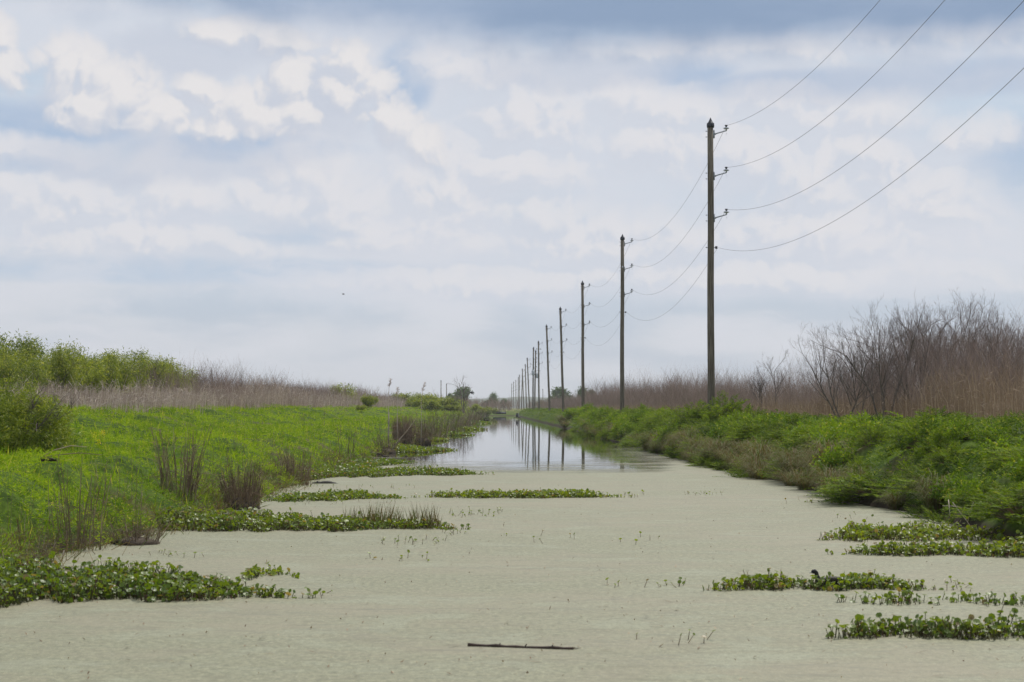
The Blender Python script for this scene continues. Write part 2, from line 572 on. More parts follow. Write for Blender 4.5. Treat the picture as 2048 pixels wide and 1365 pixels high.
MAT['deadwood'] = plain_mat('wet_dead_wood', (0.028, 0.018, 0.014), (0.075, 0.05, 0.038), 25, 0.75, 0.3, stretch=(0.2, 1, 1), bump=0.5)
MAT['palewood'] = plain_mat('bleached_wood', (0.3, 0.25, 0.19), (0.42, 0.36, 0.29), 12, 0.8, 0.2)
MAT['mud'] = plain_mat('dark_mud', (0.03, 0.022, 0.016), (0.08, 0.06, 0.042), 5, 0.9, 0.2)



# ------------------------------------------------------------------ land and water
XL_Y = [-60, 0, 23, 37, 60, 80, 106, 150, 200, 300, 424, 460]
XL_X = [-5.6, -5.4, -4.95, -4.45, -4.2, -3.95, -3.2, -2.5, -1.9, -1.2, 0.4, 1.2]


def XL(y):
    return np.interp(y, XL_Y, XL_X) + (vn(0, y, 3.1) - 0.5) * 0.5 + (vn(5, y, 1.1) - 0.5) * 0.25


def XR(y):
    return 7.05 + (vn(40, y, 4.3) - 0.5) * 0.55 + (vn(45, y, 1.3) - 0.5) * 0.3


def zg(x, y):
    x, y = np.asarray(x, float), np.asarray(y, float)
    sl, sr = XL(y) - x, x - XR(y)
    wob = (vn(x, y, 7.0) - 0.5) * 1.6
    zl = np.interp(sl + wob * np.clip((sl - 2) / 3, 0, 1), [-1.2, 0, 0.25, 1.9, 5.2, 7.9, 12, 60, 200], [-0.7, -0.03, 0.10, 0.78, 0.86, 1.52, 1.5, 1.2, 1.0])
    zr = np.interp(sr, [-1.2, 0, 0.25, 1.5, 4, 10, 60, 200], [-0.7, -0.03, 0.2, 0.95, 1.1, 1.15, 1.1, 1.0])
    z = np.maximum(zl, zr)
    end = np.interp(y, [418, 424, 432, 460], [-0.7, 0.0, 0.5, 0.9])
    z = np.where(y > 418, np.maximum(z, end), z)
    land = np.clip(z * 2, 0, 1)
    z = z + land * ((vn(x, y, 3.3) - 0.5) * 0.22 + (vn(x, y, 1.4) - 0.5) * 0.26 + (vn(x, y, 0.75) - 0.5) * 0.07 * (np.abs(x) < 25))
    return z + np.clip(z * 2.5, 0, 1) * (np.abs(x) < 14.5) * (0.30 * domes(x, y, 1.35) - 0.12)


def build_ground():
    xs = np.concatenate([[-5000, -2500, -1200, -600, -300, -160, -90, -60, -45, -35], np.arange(-28, -16, 0.8), np.arange(-16, 12, 0.22),
                         np.arange(12, 30, 0.8), [32, 40, 50, 65, 90, 160, 300, 600, 1200, 2500, 5000]])
    ys = np.concatenate([np.arange(-60, 10, 3.0), np.arange(10, 62, 0.3), np.arange(62, 130, 0.7), np.arange(130, 300, 2.2), np.arange(300, 470, 4),
                         [480, 500, 540, 600, 700, 850, 1000, 1300, 1700, 2300, 3200, 4500, 6500, 9000]])
    X, Y = np.meshgrid(xs, ys)
    Z = zg(X, Y)
    nx, ny = len(xs), len(ys)
    i = (np.arange(ny - 1)[:, None] * nx + np.arange(nx - 1)[None]).ravel()
    g = G().add(np.stack([X, Y, Z], -1), np.stack([i, i + 1, i + nx + 1, i + nx], -1))
    m, b, p, out = new_mat('bank_soil')
    pos = b.new('ShaderNodeNewGeometry').outputs['Position']
    n1 = b.noise(pos, 0.35, 5, 0.6)
    n2 = b.noise(pos, 3.0, 4, 0.6)
    c = b.mix(b.ss(n2, 0.35, 0.65), (0.032, 0.060, 0.006), (0.075, 0.12, 0.011))  # shade put into the ground colour: gaps between leaves read as shadowed hollows
    c = b.mix(b.ss(n1, 0.5, 0.68), c, (0.10, 0.085, 0.04))
    px, py, pz = b.sep(pos)
    c = b.mix(b.ss(pz, 0.06, 0.22), (0.04, 0.03, 0.02), c)                       # wet mud along the water line
    c = b.mix(b.ss(py, 380, 620), c, b.mix(b.ss(n1, 0.4, 0.6), (0.10, 0.15, 0.035), (0.26, 0.24, 0.10)))
    b.put(p.inputs['Base Color'], c)
    p.inputs['Roughness'].default_value = 0.95
    p.inputs['Specular IOR Level'].default_value = 0.1
    o = g.build('ground', m, smooth=True)
    tag(o, kind='structure')


def build_water():
    m, b, p, out = new_mat('canal_water')
    pos = b.new('ShaderNodeNewGeometry').outputs['Position']
    p.inputs['Base Color'].default_value = (0.018, 0.022, 0.014, 1)
    p.inputs['Roughness'].default_value = 0.02
    p.inputs['IOR'].default_value = 1.333
    n = b.m('ADD', b.m('MULTIPLY', b.noise(b.v('MULTIPLY', pos, (1.2, 0.5, 1)), 1.4, 3, 0.5), 0.7), b.m('MULTIPLY', b.noise(pos, 9.0, 2, 0.5), 0.1))
    bp = b.new('ShaderNodeBump')
    bp.inputs['Strength'].default_value = 0.05
    bp.inputs['Distance'].default_value = 0.05
    b.put(bp.inputs['Height'], n)
    b.l.new(bp.outputs[0], p.inputs['Normal'])
    g = G().add([[-9, -50, 0], [9, -50, 0], [9, 430, 0], [-9, 430, 0]], [[0, 1, 2, 3]])
    tag(g.build('water', m), kind='structure')

    # the floating duckweed: a film of tiny leaves, breaking up where open water begins
    m, b, p, out = new_mat('duckweed_film')
    pos = b.new('ShaderNodeNewGeometry').outputs['Position']
    px, py, pz = b.sep(pos)
    big = b.noise(b.v('MULTIPLY', pos, (0.13, 0.22, 1)), 1.0, 5, 0.6)
    mid = b.noise(b.v('MULTIPLY', pos, (0.8, 1.1, 1)), 1.0, 7, 0.72, dist=0.6)
    fine = b.noise(b.v('MULTIPLY', pos, (17, 11, 1)), 1.0, 5, 0.85)
    leaf = b.voro(pos, 60.0, 0, 0.5, 0.2)
    c = b.mix(b.ss(fine, 0.30, 0.70), (0.100, 0.104, 0.056), (0.315, 0.31, 0.188))
    c = b.mix(b.m('MULTIPLY', b.ss(b.m('ADD', b.m('MULTIPLY', big, 0.55), b.m('MULTIPLY', mid, 0.45)), 0.44, 0.60), 0.6), c, (0.265, 0.232, 0.155))
    c = b.mix(b.m('MULTIPLY', b.ss(mid, 0.36, 0.50, 1.0, 0), b.ss(fine, 0.35, 0.6, 0.3, 0.9)), c, (0.275, 0.282, 0.188))
    c = b.mix(b.m('MULTIPLY', b.ss(b.noise(b.v('MULTIPLY', pos, (1.6, 5.0, 1)), 1.0, 4, 0.7), 0.53, 0.68), 0.55), c, (0.14, 0.128, 0.075))
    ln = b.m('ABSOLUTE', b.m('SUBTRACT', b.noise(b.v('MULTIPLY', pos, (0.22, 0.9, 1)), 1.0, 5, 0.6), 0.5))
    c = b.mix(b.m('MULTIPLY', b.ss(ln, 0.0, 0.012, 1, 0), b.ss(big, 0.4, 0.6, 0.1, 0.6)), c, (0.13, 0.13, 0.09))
    c = b.mix(b.m('MULTIPLY', b.ss(b.noise(b.v('MULTIPLY', pos, (26, 20, 1)), 1.0, 2, 0.6), 0.62, 0.74), 0.5), c, (0.42, 0.43, 0.33))
    c = b.mix(b.m('MULTIPLY', b.ss(leaf, 0.30, 0.5), 0.4), c, (0.15, 0.145, 0.095))
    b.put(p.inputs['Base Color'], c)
    p.inputs['Roughness'].default_value = 0.62
    p.inputs['Specular IOR Level'].default_value = 0.35
    bp = b.new('ShaderNodeBump')
    bp.inputs['Strength'].default_value = 0.10
    bp.inputs['Distance'].default_value = 0.012
    b.put(bp.inputs['Height'], fine)
    b.l.new(bp.outputs[0], p.inputs['Normal'])
    # where the film ends: about 52 m out in mid canal, later along both banks
    lim = b.m('ADD', 51.6, b.m('ADD', b.ss(px, 4.7, 6.8, 0, 11), b.ss(px, -3.6, -1.0, 7.0, 0)))
    e = b.m('SUBTRACT', py, lim)
    st = b.noise(b.v('MULTIPLY', pos, (0.35, 0.55, 1)), 1.0, 6, 0.62)
    reach = b.ss(px, 2.5, 6.0, 15, 36)
    cover = b.m('ADD', b.ss(b.m('ADD', e, b.m('MULTIPLY', b.m('SUBTRACT', st, 0.5), 9)), -6.0, 6.0, 1.0, 0.0), b.m('MULTIPLY', b.m('SUBTRACT', 1.0, b.m('DIVIDE', e, reach), clamp=True), b.ss(st, 0.36, 0.66, 0.15, 0.9)), clamp=True)
    cover = b.m('MULTIPLY', cover, b.ss(b.m('ADD', fine, b.m('MULTIPLY', cover, 1.0)), 0.48, 0.70))
    tr = b.new('ShaderNodeBsdfTransparent')
    mx = b.new('ShaderNodeMixShader')
    b.put(mx.inputs[0], cover)
    b.l.new(tr.outputs[0], mx.inputs[1])
    b.l.new(p.outputs[0], mx.inputs[2])
    b.l.new(mx.outputs[0], out.inputs[0])
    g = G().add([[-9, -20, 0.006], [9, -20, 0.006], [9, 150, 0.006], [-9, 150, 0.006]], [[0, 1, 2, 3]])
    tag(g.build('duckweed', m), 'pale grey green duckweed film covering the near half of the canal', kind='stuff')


def build_hills():
    m, b, p, out = new_mat('distant_woods')
    pos = b.new('ShaderNodeNewGeometry').outputs['Position']
    n = b.noise(pos, 0.02, 5, 0.6)
    b.put(p.inputs['Base Color'], b.mix(b.ss(n, 0.35, 0.65), (0.03, 0.05, 0.02), (0.07, 0.10, 0.035)))
    p.inputs['Roughness'].default_value = 1.0
    xs = np.arange(-2600, 2600, 14.0)
    g = G()
    prof = 17 + 9 * vn(xs, 0, 420) + 4.5 * vn(xs, 3, 90) + 3.0 * vn(xs, 9, 26)
    prof *= np.interp(xs, [-2600, -900, -60, 250, 2600], [1.0, 1.0, 0.86, 0.92, 1.0])
    rows = [(3950, 0.0), (3960, 0.72), (3990, 0.93), (4060, 1.0), (4300, 0.9), (4700, 0.0)]
    V = np.stack([np.stack([xs, np.full_like(xs, y) + 12 * vn(xs, y, 40), np.maximum(prof * k, 0.2)], -1) for y, k in rows])
    n = len(xs)
    i = (np.arange(len(rows) - 1)[:, None] * n + np.arange(n - 1)[None]).ravel()
    g.add(V, np.stack([i, i + 1, i + n + 1, i + n], -1))
    tag(g.build('hills', m), kind='structure')


build_ground()
build_water()
build_hills()

# ------------------------------------------------------------------ the power line
# (top x, top y, base x, label)
POLES = [
    (1421, 235, 1422, 'tallest and nearest wooden utility pole, pointed dark cap, three side insulators'),
    (1245, 468, 1244, 'second wooden utility pole, weathered grey, with a pale plate beside its middle arm'),
    (1165, 561, 1166, 'third utility pole from the camera, standing upright beside the right bank'),
    (1120.5, 613, 1126.5, 'fourth utility pole from the camera, leaning left at its top'),
    (1093, 648.7, 1099, 'fifth utility pole from the camera, leaning left, in front of bare brush'),
    (1077, 681, 1078, 'sixth utility pole, upright, with an extra fitting under its top arm'),
    (1071.4, 700, 1069.3, 'utility pole with a grey transformer on its right side'),
    (1067, 693.6, 1065.7, 'utility pole with a pale transformer hung on its front and a short left arm'),
    (1054.3, 715, 1059, 'strongly left leaning utility pole just beyond the transformer poles'),
    (1050.4, 727.7, 1052.9, 'slightly leaning utility pole left of the strongly leaning one'),
    (1044.6, 737, 1047.7, 'left leaning pole of the crossed pair far down the line'),
    (1045, 739, 1043, 'right leaning pole of the crossed pair far down the line'),
    (1038.7, 749, 1038.7, 'right hand pole of a close upright pair in the far distance'),
    (1036.6, 754, 1036.4, 'left hand pole of a close upright pair in the far distance'),
    (1031.6, 760, 1032, 'lone thin far pole between two close pairs'),
    (1027, 763.4, 1026.6, 'second pole from the far end of the line'),
    (1023, 767, 1023.4, 'farthest and shortest pole at the left end of the line'),
]
POLE_H = 12.0
GRP = 'wooden utility poles along the right bank'


def make_pole(name, h, arms=True, parts=True, extra=None):
    root = empty(name)
    n = 14 if parts else 8
    zz = np.array([-1.2, 0, 2, 4, 6, 8, 10, h - 0.42])
    rr = np.interp(zz, [-1.2, h], [0.158, 0.118])
    pts = np.stack([0.012 * np.sin(zz * 0.9), 0.012 * np.cos(zz * 0.7), zz], 1)
    G().path(pts, rr, n).build('shaft', MAT['pole'], root, smooth=True)
    c = G()
    c.lathe([(0.0, h), (0.05, h - 0.11), (0.105, h - 0.22), (0.152, h - 0.25), (0.160, h - 0.36), (0.150, h - 0.43), (0.0, h - 0.43)], n)
    c.build('cap', MAT['cap'], root)
    if arms:
        for k in range(3):
            z = h - 0.70 - 1.74 * k
            a = G()
            a.box((0.145, 0, z), (0.05, 0.10, 0.34))                       # back plate
            a.path([(0.16, 0, z), (0.25, 0, z + 0.03)], [0.05, 0.03], 8)
            a.path([(0.22, 0, z + 0.02), (0.60, 0, z + 0.13), (0.65, 0, z + 0.135)], [0.026, 0.022, 0.024], 8)
            a.path([(0.66, 0, z + 0.05), (0.635, 0, z + 0.0), (0.66, 0, z - 0.05), (0.69, 0, z + 0.0), (0.66, 0, z + 0.05)], 0.008, 6)   # eye ring
            for dz in (0.12, -0.12):                                        # bolts through the pole
                a.path([(-0.21, 0, z + dz), (0.15, 0, z + dz)], 0.011, 6)
                a.path([(-0.19, 0, z + dz), (-0.165, 0, z + dz)], 0.026, 6)
            arm = a.build('bracket_arm', MAT['steel'], root)
            i = G()
            i.lathe([(0.0, 0.05), (0.03, 0.05), (0.03, 0.11), (0.055, 0.125), (0.122, 0.15), (0.118, 0.175), (0.06, 0.20), (0.04, 0.215), (0.0, 0.215)], 12, at=(0.65, 0, z + 0.085))
            ins = i.build('insulator', MAT['porcelain'], arm)
            t = G()
            t.lathe([(0.0, 0), (0.045, 0), (0.03, 0.035), (0.065, 0.05), (0.06, 0.08), (0.0, 0.085)], 10, at=(0.65, 0, z + 0.30))
            t.build('insulator_clamp', MAT['dark'], ins)
        z = h - 5.40
        s = G()
        s.path([(-0.21, 0, z), (0.24, 0, z)], 0.012, 6)
        s.path([(-0.19, 0, z), (-0.165, 0, z)], 0.026, 6)
        s.lathe([(0.0, -0.05), (0.05, -0.05), (0.055, -0.02), (0.032, 0), (0.055, 0.02), (0.05, 0.05), (0, 0.05)], 10, at=(0.23, 0, z))
        s.build('spool_bracket', MAT['dark'], root)
    if extra == 'tag':
        e = G()
        e.box((0.0, -0.135, h - 2.30), (0.09, 0.012, 0.12))
        e.build('metal_tag', MAT['porcelain'], root)
    if extra == 'cutout':
        e = G()
        e.box((0.25, 0, h - 1.55), (0.28, 0.06, 0.06))
        e.path([(0.38, 0, h - 1.72), (0.34, 0, h - 1.42)], 0.035, 8)
        e.build('cutout_switch', MAT['dark'], root)
    if extra in ('tank_right', 'tank_front'):
        ox, oy = (0.42, 0.0) if extra == 'tank_right' else (-0.05, -0.40)
        t = G()
        zt = h - 5.6
        t.lathe([(0, 0.98), (0.12, 0.98), (0.26, 0.93), (0.29, 0.9), (0.29, 0.06), (0.26, 0.0), (0, 0)], 16, at=(ox, oy, zt))
        tk = t.build('transformer', MAT['tank'], root, smooth=False)
        u = G()
        for q in (-0.12, 0.12):
            u.lathe([(0.05, 0), (0.03, 0.05), (0.05, 0.1), (0.03, 0.15), (0.05, 0.2), (0.02, 0.28), (0, 0.28)], 8, at=(ox + q, oy, zt + 0.95))
        u.build('bushing', MAT['porcelain'], tk)
        for dz in (0.7, 0.25):
            G().box((ox * 0.45, oy * 0.45, zt + dz), (0.2, 0.2, 0.06)).build('hanger', MAT['steel'], tk)
    if extra == 'tank_front':
        e = G()
        e.path([(-0.12, 0, h - 3.6), (-0.55, 0, h - 3.35)], 0.03, 6)
        e.path([(-0.55, 0, h - 3.6), (-0.55, 0, h - 3.1)], 0.04, 6)
        e.build('side_arm', MAT['steel'], root)
    return root


POLE_POS = []
for i, (tx, ty, bx, lab) in enumerate(POLES):
    base_y = 818.0 if i < 3 else 819.0
    Y = POLE_H * F / (816 - ty + 0.6) * 0.996
    hgt = POLE_H
    if i == 6:
        Y = 372.0
        hgt = (816 - ty) / F * Y
    top = at(tx, ty, Y)
    gz = float(zg(top.x, Y))
    bot = at(bx, 816, Y)
    bot = bot + (bot - top) * ((bot.z - gz) / (top.z - bot.z))
    ax = (top - bot)
    ex = {1: 'tag', 5: 'cutout', 6: 'tank_right', 7: 'tank_front'}.get(i)
    o = make_pole('utility_pole', ax.length, arms=True, parts=i < 5, extra=ex)
    o.location = bot
    o.rotation_euler = Vector((0, 0, 1)).rotation_difference(ax.normalized()).to_euler()
    tag(o, lab, 'utility pole', GRP)
    bpy.context.view_layer.update()
    POLE_POS.append((o.matrix_world.copy(), ax.length, Y))

# the pole before the first one, just outside the picture, carries the near end of the wires
M1, h1, Y1 = POLE_POS[0]
near = Matrix.Translation((M1.translation.x - 0.05, Y1 - 50.0, M1.translation.z))


def wire_pts(k, upto):
    pts = []
    mats = [(near, h1)] + [(m, h) for m, h, y in POLE_POS[:upto]]
    for a in range(len(mats) - 1):
        ends = []
        for m, h in (mats[a], mats[a + 1]):
            p = Vector((0.65, 0, h - 0.70 - 1.74 * k + 0.36)) if k < 3 else Vector((0.29, 0, h - 5.40))
            ends.append(m @ p)
        n = 36 if a < 2 else 18
        for t in np.linspace(0, 1, n, endpoint=(a == len(mats) - 2)):
            q = ends[0].lerp(ends[1], t)
            q.z -= 1.5 * (ends[0] - ends[1]).length / 50 * 4 * t * (1 - t)
            pts.append(q)
    return pts


for k, lab in enumerate(['topmost thin wire strung along the line of utility poles', 'upper middle wire strung along the second row of insulators',
                         'lower middle wire strung along the third row of insulators', 'lowest wire, tied straight to the pole sides below the insulators']):
    w = G()
    w.path([tuple(p) for p in wire_pts(k, 11)], 0.006 if k < 3 else 0.0055, 5)
    tag(w.build('power_line', MAT['wire']), lab, 'wire', 'wires of the power line')

# three thin poles of another line, far off
for (tx, ty, by, Y, lab) in [(882, 763, 803, 720, 'thin far pole left of the round far tree, the taller of two'), (893, 770, 806, 720, 'thin far pole left of the round far tree, the shorter of two'),
                             (1085.7, 780, 818, 900, 'thin lone pole far off, right of the sixth utility pole')]:
    p = at(tx, ty, Y)
    gz = float(zg(p.x, Y))
    o = empty('distant_pole', (p.x, Y, gz), label=lab, cat='pole')
    h = p.z - gz
    G().path([(0, 0, -0.5), (0, 0, h)], [0.2, 0.15], 8).build('shaft', MAT['pole'], o)
    c = G()
    c.lathe([(0.2, 0), (0.2, 0.25), (0, 0.45)], 8, at=(0, 0, h))
    c.build('cap', MAT['cap'], o)

# ------------------------------------------------------------------ ground cover of the left bank
def frac_points(x0, x1, y0, y1, dens):
    """random points with a density (per m2) that may fall with distance; dens: function of y"""
    out = []
    y = y0
    while y < y1:
        dy = max(2.0, y * 0.08)
        n = int(dens(y) * (x1 - x0) * dy)
        out.append(np.stack([rng.uniform(x0, x1, n), rng.uniform(y, min(y + dy, y1), n)], 1))
        y += dy
    return np.concatenate(out)


def on_left(p, margin=0.15):
    return p[XL(p[:, 1]) - p[:, 0] > margin]


def on_right(p, margin=0.1):
    return p[p[:, 0] - XR(p[:, 1]) > margin]


def fronds(g, base, D, leaf_n, leaf_len, leaf_w, droop=0.4):
    """feathery stems: base (N,3), D (N,3) stem vectors; leaflets along both sides, hanging a little"""
    N = len(base)
    t = np.linspace(0.15, 1.0, leaf_n)
    u = unit(D)
    side = unit(np.cross(u, np.array([0, 0, 1.0]) + 0.01 * rng.normal(size=(N, 3))))
    P = base[:, None] + D[:, None] * t[None, :, None]
    P[:, :, 2] -= droop * (np.linalg.norm(D, axis=1)[:, None] * t[None] ** 2) * 0.6
    L = np.linalg.norm(D, axis=1)[:, None] * leaf_len * (1.15 - 0.75 * t[None])
    sg = np.where(np.arange(leaf_n) % 2 == 0, 1.0, -1.0)[None, :, None]
    d = side[:, None] * sg + u[:, None] * 0.55 + rng.normal(size=P.shape) * 0.28
    d = unit(d) * L[..., None]
    w = unit(np.cross(d, rdir(N * leaf_n, 1.2).reshape(N, leaf_n, 3))) * (L * leaf_w)[..., None]
    g.leaves(P.reshape(-1, 3), d.reshape(-1, 3), w.reshape(-1, 3))


def build_meadow():
    g = G()
    dens = lambda y: np.interp(y, [10, 22, 45, 80, 130, 250, 420], [125, 125, 66, 21, 8, 2, 0.8])
    p = on_left(frac_points(-13.5, -3.6, 17, 125, dens), -0.05)
    p = np.concatenate([p, on_left(frac_points(-24, -0.5, 125, 424, lambda y: dens(y) * 0.9))])
    crown = vn(p[:, 0], p[:, 1], 0.9) * 0.65 + vn(p[:, 0] + 31, p[:, 1], 2.6) * 0.35
    p, crown = p[crown > 0.05], crown[crown > 0.05]
    z = zg(p[:, 0], p[:, 1])
    N = len(p)
    far = np.interp(p[:, 1], [20, 60, 130, 420], [0.85, 1.4, 2.6, 5.0])
    hgt = (0.05 + 0.34 * np.clip(crown - 0.25, 0, 1)) * np.interp(p[:, 1], [20, 130, 400], [1, 1.25, 2.2])
    base = np.stack([p[:, 0], p[:, 1], z + 0.02 + hgt * 0.35], 1)
    lean = horiz(N)
    D = lean * (0.12 * far)[:, None] + np.array([0, 0, 1.0]) * (hgt * 0.8 * rng.uniform(0.5, 1.2, N))[:, None]
    fronds(g, base, D, 12, 0.34, 0.10, 0.45)
    # upright grass blades between them
    q = on_left(frac_points(-13, -3.6, 17, 110, lambda y: np.interp(y, [17, 45, 110], [35, 18, 5])))
    zq = zg(q[:, 0], q[:, 1])
    n = len(q)
    ln = rng.uniform(0.12, 0.36, n)
    b = np.stack([q[:, 0], q[:, 1], zq], 1)
    d = horiz(n) * (ln * 0.35)[:, None] + np.array([0, 0, 1.0]) * ln[:, None]
    w = horiz(n) * (0.006 * np.interp(q[:, 1], [20, 110], [1, 2.6]))[:, None]
    g.leaves(b, d, w)
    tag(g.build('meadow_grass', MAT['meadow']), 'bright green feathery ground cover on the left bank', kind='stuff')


def build_shore():
    g = G()
    y = np.concatenate([rng.uniform(17, 60, 5200), rng.uniform(60, 140, 3200), rng.uniform(140, 330, 2600)])
    n = len(y)
    x = XL(y) - rng.normal(size=n) * 0.28 - 0.22
    lump = vn(3, y, 1.3) * 0.6 + vn(9, y, 0.5) * 0.4
    ok = lump > 0.3
    x, y, lump = x[ok], y[ok], lump[ok]
    n = len(y)
    far = np.interp(y, [20, 60, 330], [1, 1.4, 4])
    ln = rng.uniform(0.12, 0.42, n) * (0.4 + lump) * np.interp(y, [17, 330], [1, 2.0])
    B = np.stack([x, y, np.maximum(zg(x, y), 0.0)], 1)
    d = horiz(n) * (ln * rng.uniform(0.2, 1.1, n))[:, None] + np.array([0.15, 0, 0]) * ln[:, None] + np.array([0, 0, 1.0]) * (ln * rng.uniform(0.2, 1, n))[:, None]
    P = np.stack([B, B + d * 0.55 + np.array([0, 0, 0.03]), B + d - np.array([0, 0, 1]) * (ln * 0.25)[:, None]], 1)
    g.ribbons(P, (0.008 * far)[:, None] * np.array([[1, 0.8, 0.2]]), unit(np.cross(d, rdir(n))))
    tag(g.build('shore_grass', MAT['bankgrass']), 'dry drooping grass tangled along the left water line', kind='stuff')


def reed_mass(pts, h, w, lean=0.3, K=4, wind=(0.08, 0.0), z0=None):
    """dead stems: ribbons that bend over at the tip"""
    n = len(pts)
    z = zg(pts[:, 0], pts[:, 1]) if z0 is None else z0
    t = np.linspace(0, 1, K)
    ld = horiz(n) * rng.uniform(0, lean, n)[:, None] + np.array([wind[0], wind[1], 0])
    P = np.stack([pts[:, 0], pts[:, 1], z - 0.05], 1)[:, None] + np.array([0, 0, 1.0]) * (h[:, None] * t[None])[..., None]
    P = P + ld[:, None] * (h[:, None] * t[None] ** 2)[..., None]
    kink = horiz(n) * (h * rng.uniform(0, 0.22, n))[:, None]
    P[:, -1] += kink - np.array([0, 0, 1.0]) * (h * rng.uniform(0, 0.18, n))[:, None]
    W = w[:, None] * np.linspace(1.0, 0.45, K)[None]
    return P, W


def build_reeds():
    # left: pale mauve reeds behind the berm
    g = G()
    p = frac_points(-20, -11.6, 45, 330, lambda y: np.interp(y, [45, 80, 130, 200, 330], [26, 26, 16, 7, 3]))
    s = XL(p[:, 1]) - p[:, 0]
    lim = 7.9 + (vn(p[:, 0], p[:, 1], 6) - 0.5) * 2.4 - np.clip((p[:, 1] - 90) / 60, 0, 1) * 0.5
    p = p[(s > lim) & (s < 17)]
    lump = vn(p[:, 0], p[:, 1], 2.3)
    p, lump = p[lump > 0.22], lump[lump > 0.22]
    far = np.interp(p[:, 1], [45, 120, 330], [1, 1.6, 3.2])
    h = (0.6 + 1.2 * lump) * rng.uniform(0.6, 1.15, len(p)) * np.interp(p[:, 1], [45, 66, 90, 115, 330], [0.6, 0.78, 0.9, 1.2, 1.3])
    P, W = reed_mass(p, h, 0.013 * far)
    g.ribbons(P, W, unit(horiz(len(p)) + np.array([1.2, 0, 0])))
    # loose side leaves
    k = len(p) // 2
    i = rng.integers(0, len(p), k)
    tt = rng.uniform(0.4, 0.95, k)
    B = P[i, 0] + (P[i, -1] - P[i, 0]) * tt[:, None]
    d = horiz(k) * rng.uniform(0.15, 0.4, k)[:, None] + np.array([0, 0, 1]) * rng.uniform(-0.15, 0.25, k)[:, None]
    g.leaves(B, d, unit(np.cross(d, rdir(k))) * (0.009 * far[i])[:, None])
    tag(g.build('dead_reeds', MAT['reed']), 'pale mauve dead reeds behind the green bank on the left', kind='stuff')

    # right: tan reeds in front of the bare scrub
    g = G()
    p = frac_points(11.8, 24, 42, 330, lambda y: np.interp(y, [42, 70, 110, 200, 330], [38, 33, 14, 4.5, 2]))
    s = p[:, 0] - XR(p[:, 1])
    lim = 7.3 + (vn(p[:, 0], p[:, 1] + 50, 6) - 0.5) * 2.5 - np.clip((p[:, 1] - 75) / 40, 0, 1) * 1.6
    p = p[(s > lim) & (s < np.interp(p[:, 1], [42, 90, 330], [15, 12, 13]))]
    lump = vn(p[:, 0] + 9, p[:, 1], 2.6)
    far = np.interp(p[:, 1], [45, 120, 330], [1, 1.7, 3.4])
    h = (0.8 + 1.1 * lump) * rng.uniform(0.6, 1.15, len(p)) * np.interp(p[:, 1], [42, 62, 85, 110, 330], [1.35, 1.3, 0.8, 0.6, 0.6]) * (0.55 + 0.9 * vn(p[:, 0], p[:, 1] + 20, 4.5))
    P, W = reed_mass(p, h, 0.010 * far, lean=0.22, wind=(-0.03, 0))
    g.ribbons(P, W, unit(horiz(len(p)) + np.array([1.2, 0, 0])))
    k = len(p) // 2
    i = rng.integers(0, len(p), k)
    tt = rng.uniform(0.3, 0.95, k)
    B = P[i, 0] + (P[i, -1] - P[i, 0]) * tt[:, None]
    d = horiz(k) * rng.uniform(0.15, 0.4, k)[:, None] + np.array([0, 0, 1]) * rng.uniform(-0.2, 0.2, k)[:, None]
    g.leaves(B, d, unit(np.cross(d, rdir(k))) * (0.008 * far[i])[:, None])
    tag(g.build('tan_reeds', MAT['reedtan']), 'tan dead reeds at the foot of the bare scrub on the right', kind='stuff')


def twig_mass(p, h, w, forks=5):
    """leafless scrub: each stem carries forks of thinner twigs; returns ribbons list"""
    n = len(p)
    z = zg(p[:, 0], p[:, 1])
    P, W = reed_mass(p, h, w, lean=0.35, K=3, wind=(0, 0))
    out = [(P, W)]
    i = np.repeat(np.arange(n), forks)
    t = rng.uniform(0.25, 0.95, n * forks)
    B = P[i, 0] + (P[i, 1] - P[i, 0]) * np.minimum(t * 2, 1)[:, None] + (P[i, 2] - P[i, 1]) * np.maximum(t * 2 - 1, 0)[:, None]
    ln = h[i] * rng.uniform(0.18, 0.42, n * forks)
    d = unit(horiz(n * forks) * rng.uniform(0.3, 0.9, n * forks)[:, None] + np.array([0, 0, 1.0])) * ln[:, None]
    Q = np.stack([B, B + d * 0.5 + rdir(n * forks) * (ln * 0.06)[:, None], B + d], 1)
    out.append((Q, (w[i] * 0.55)[:, None] * np.linspace(1, 0.5, 3)[None]))
    return out


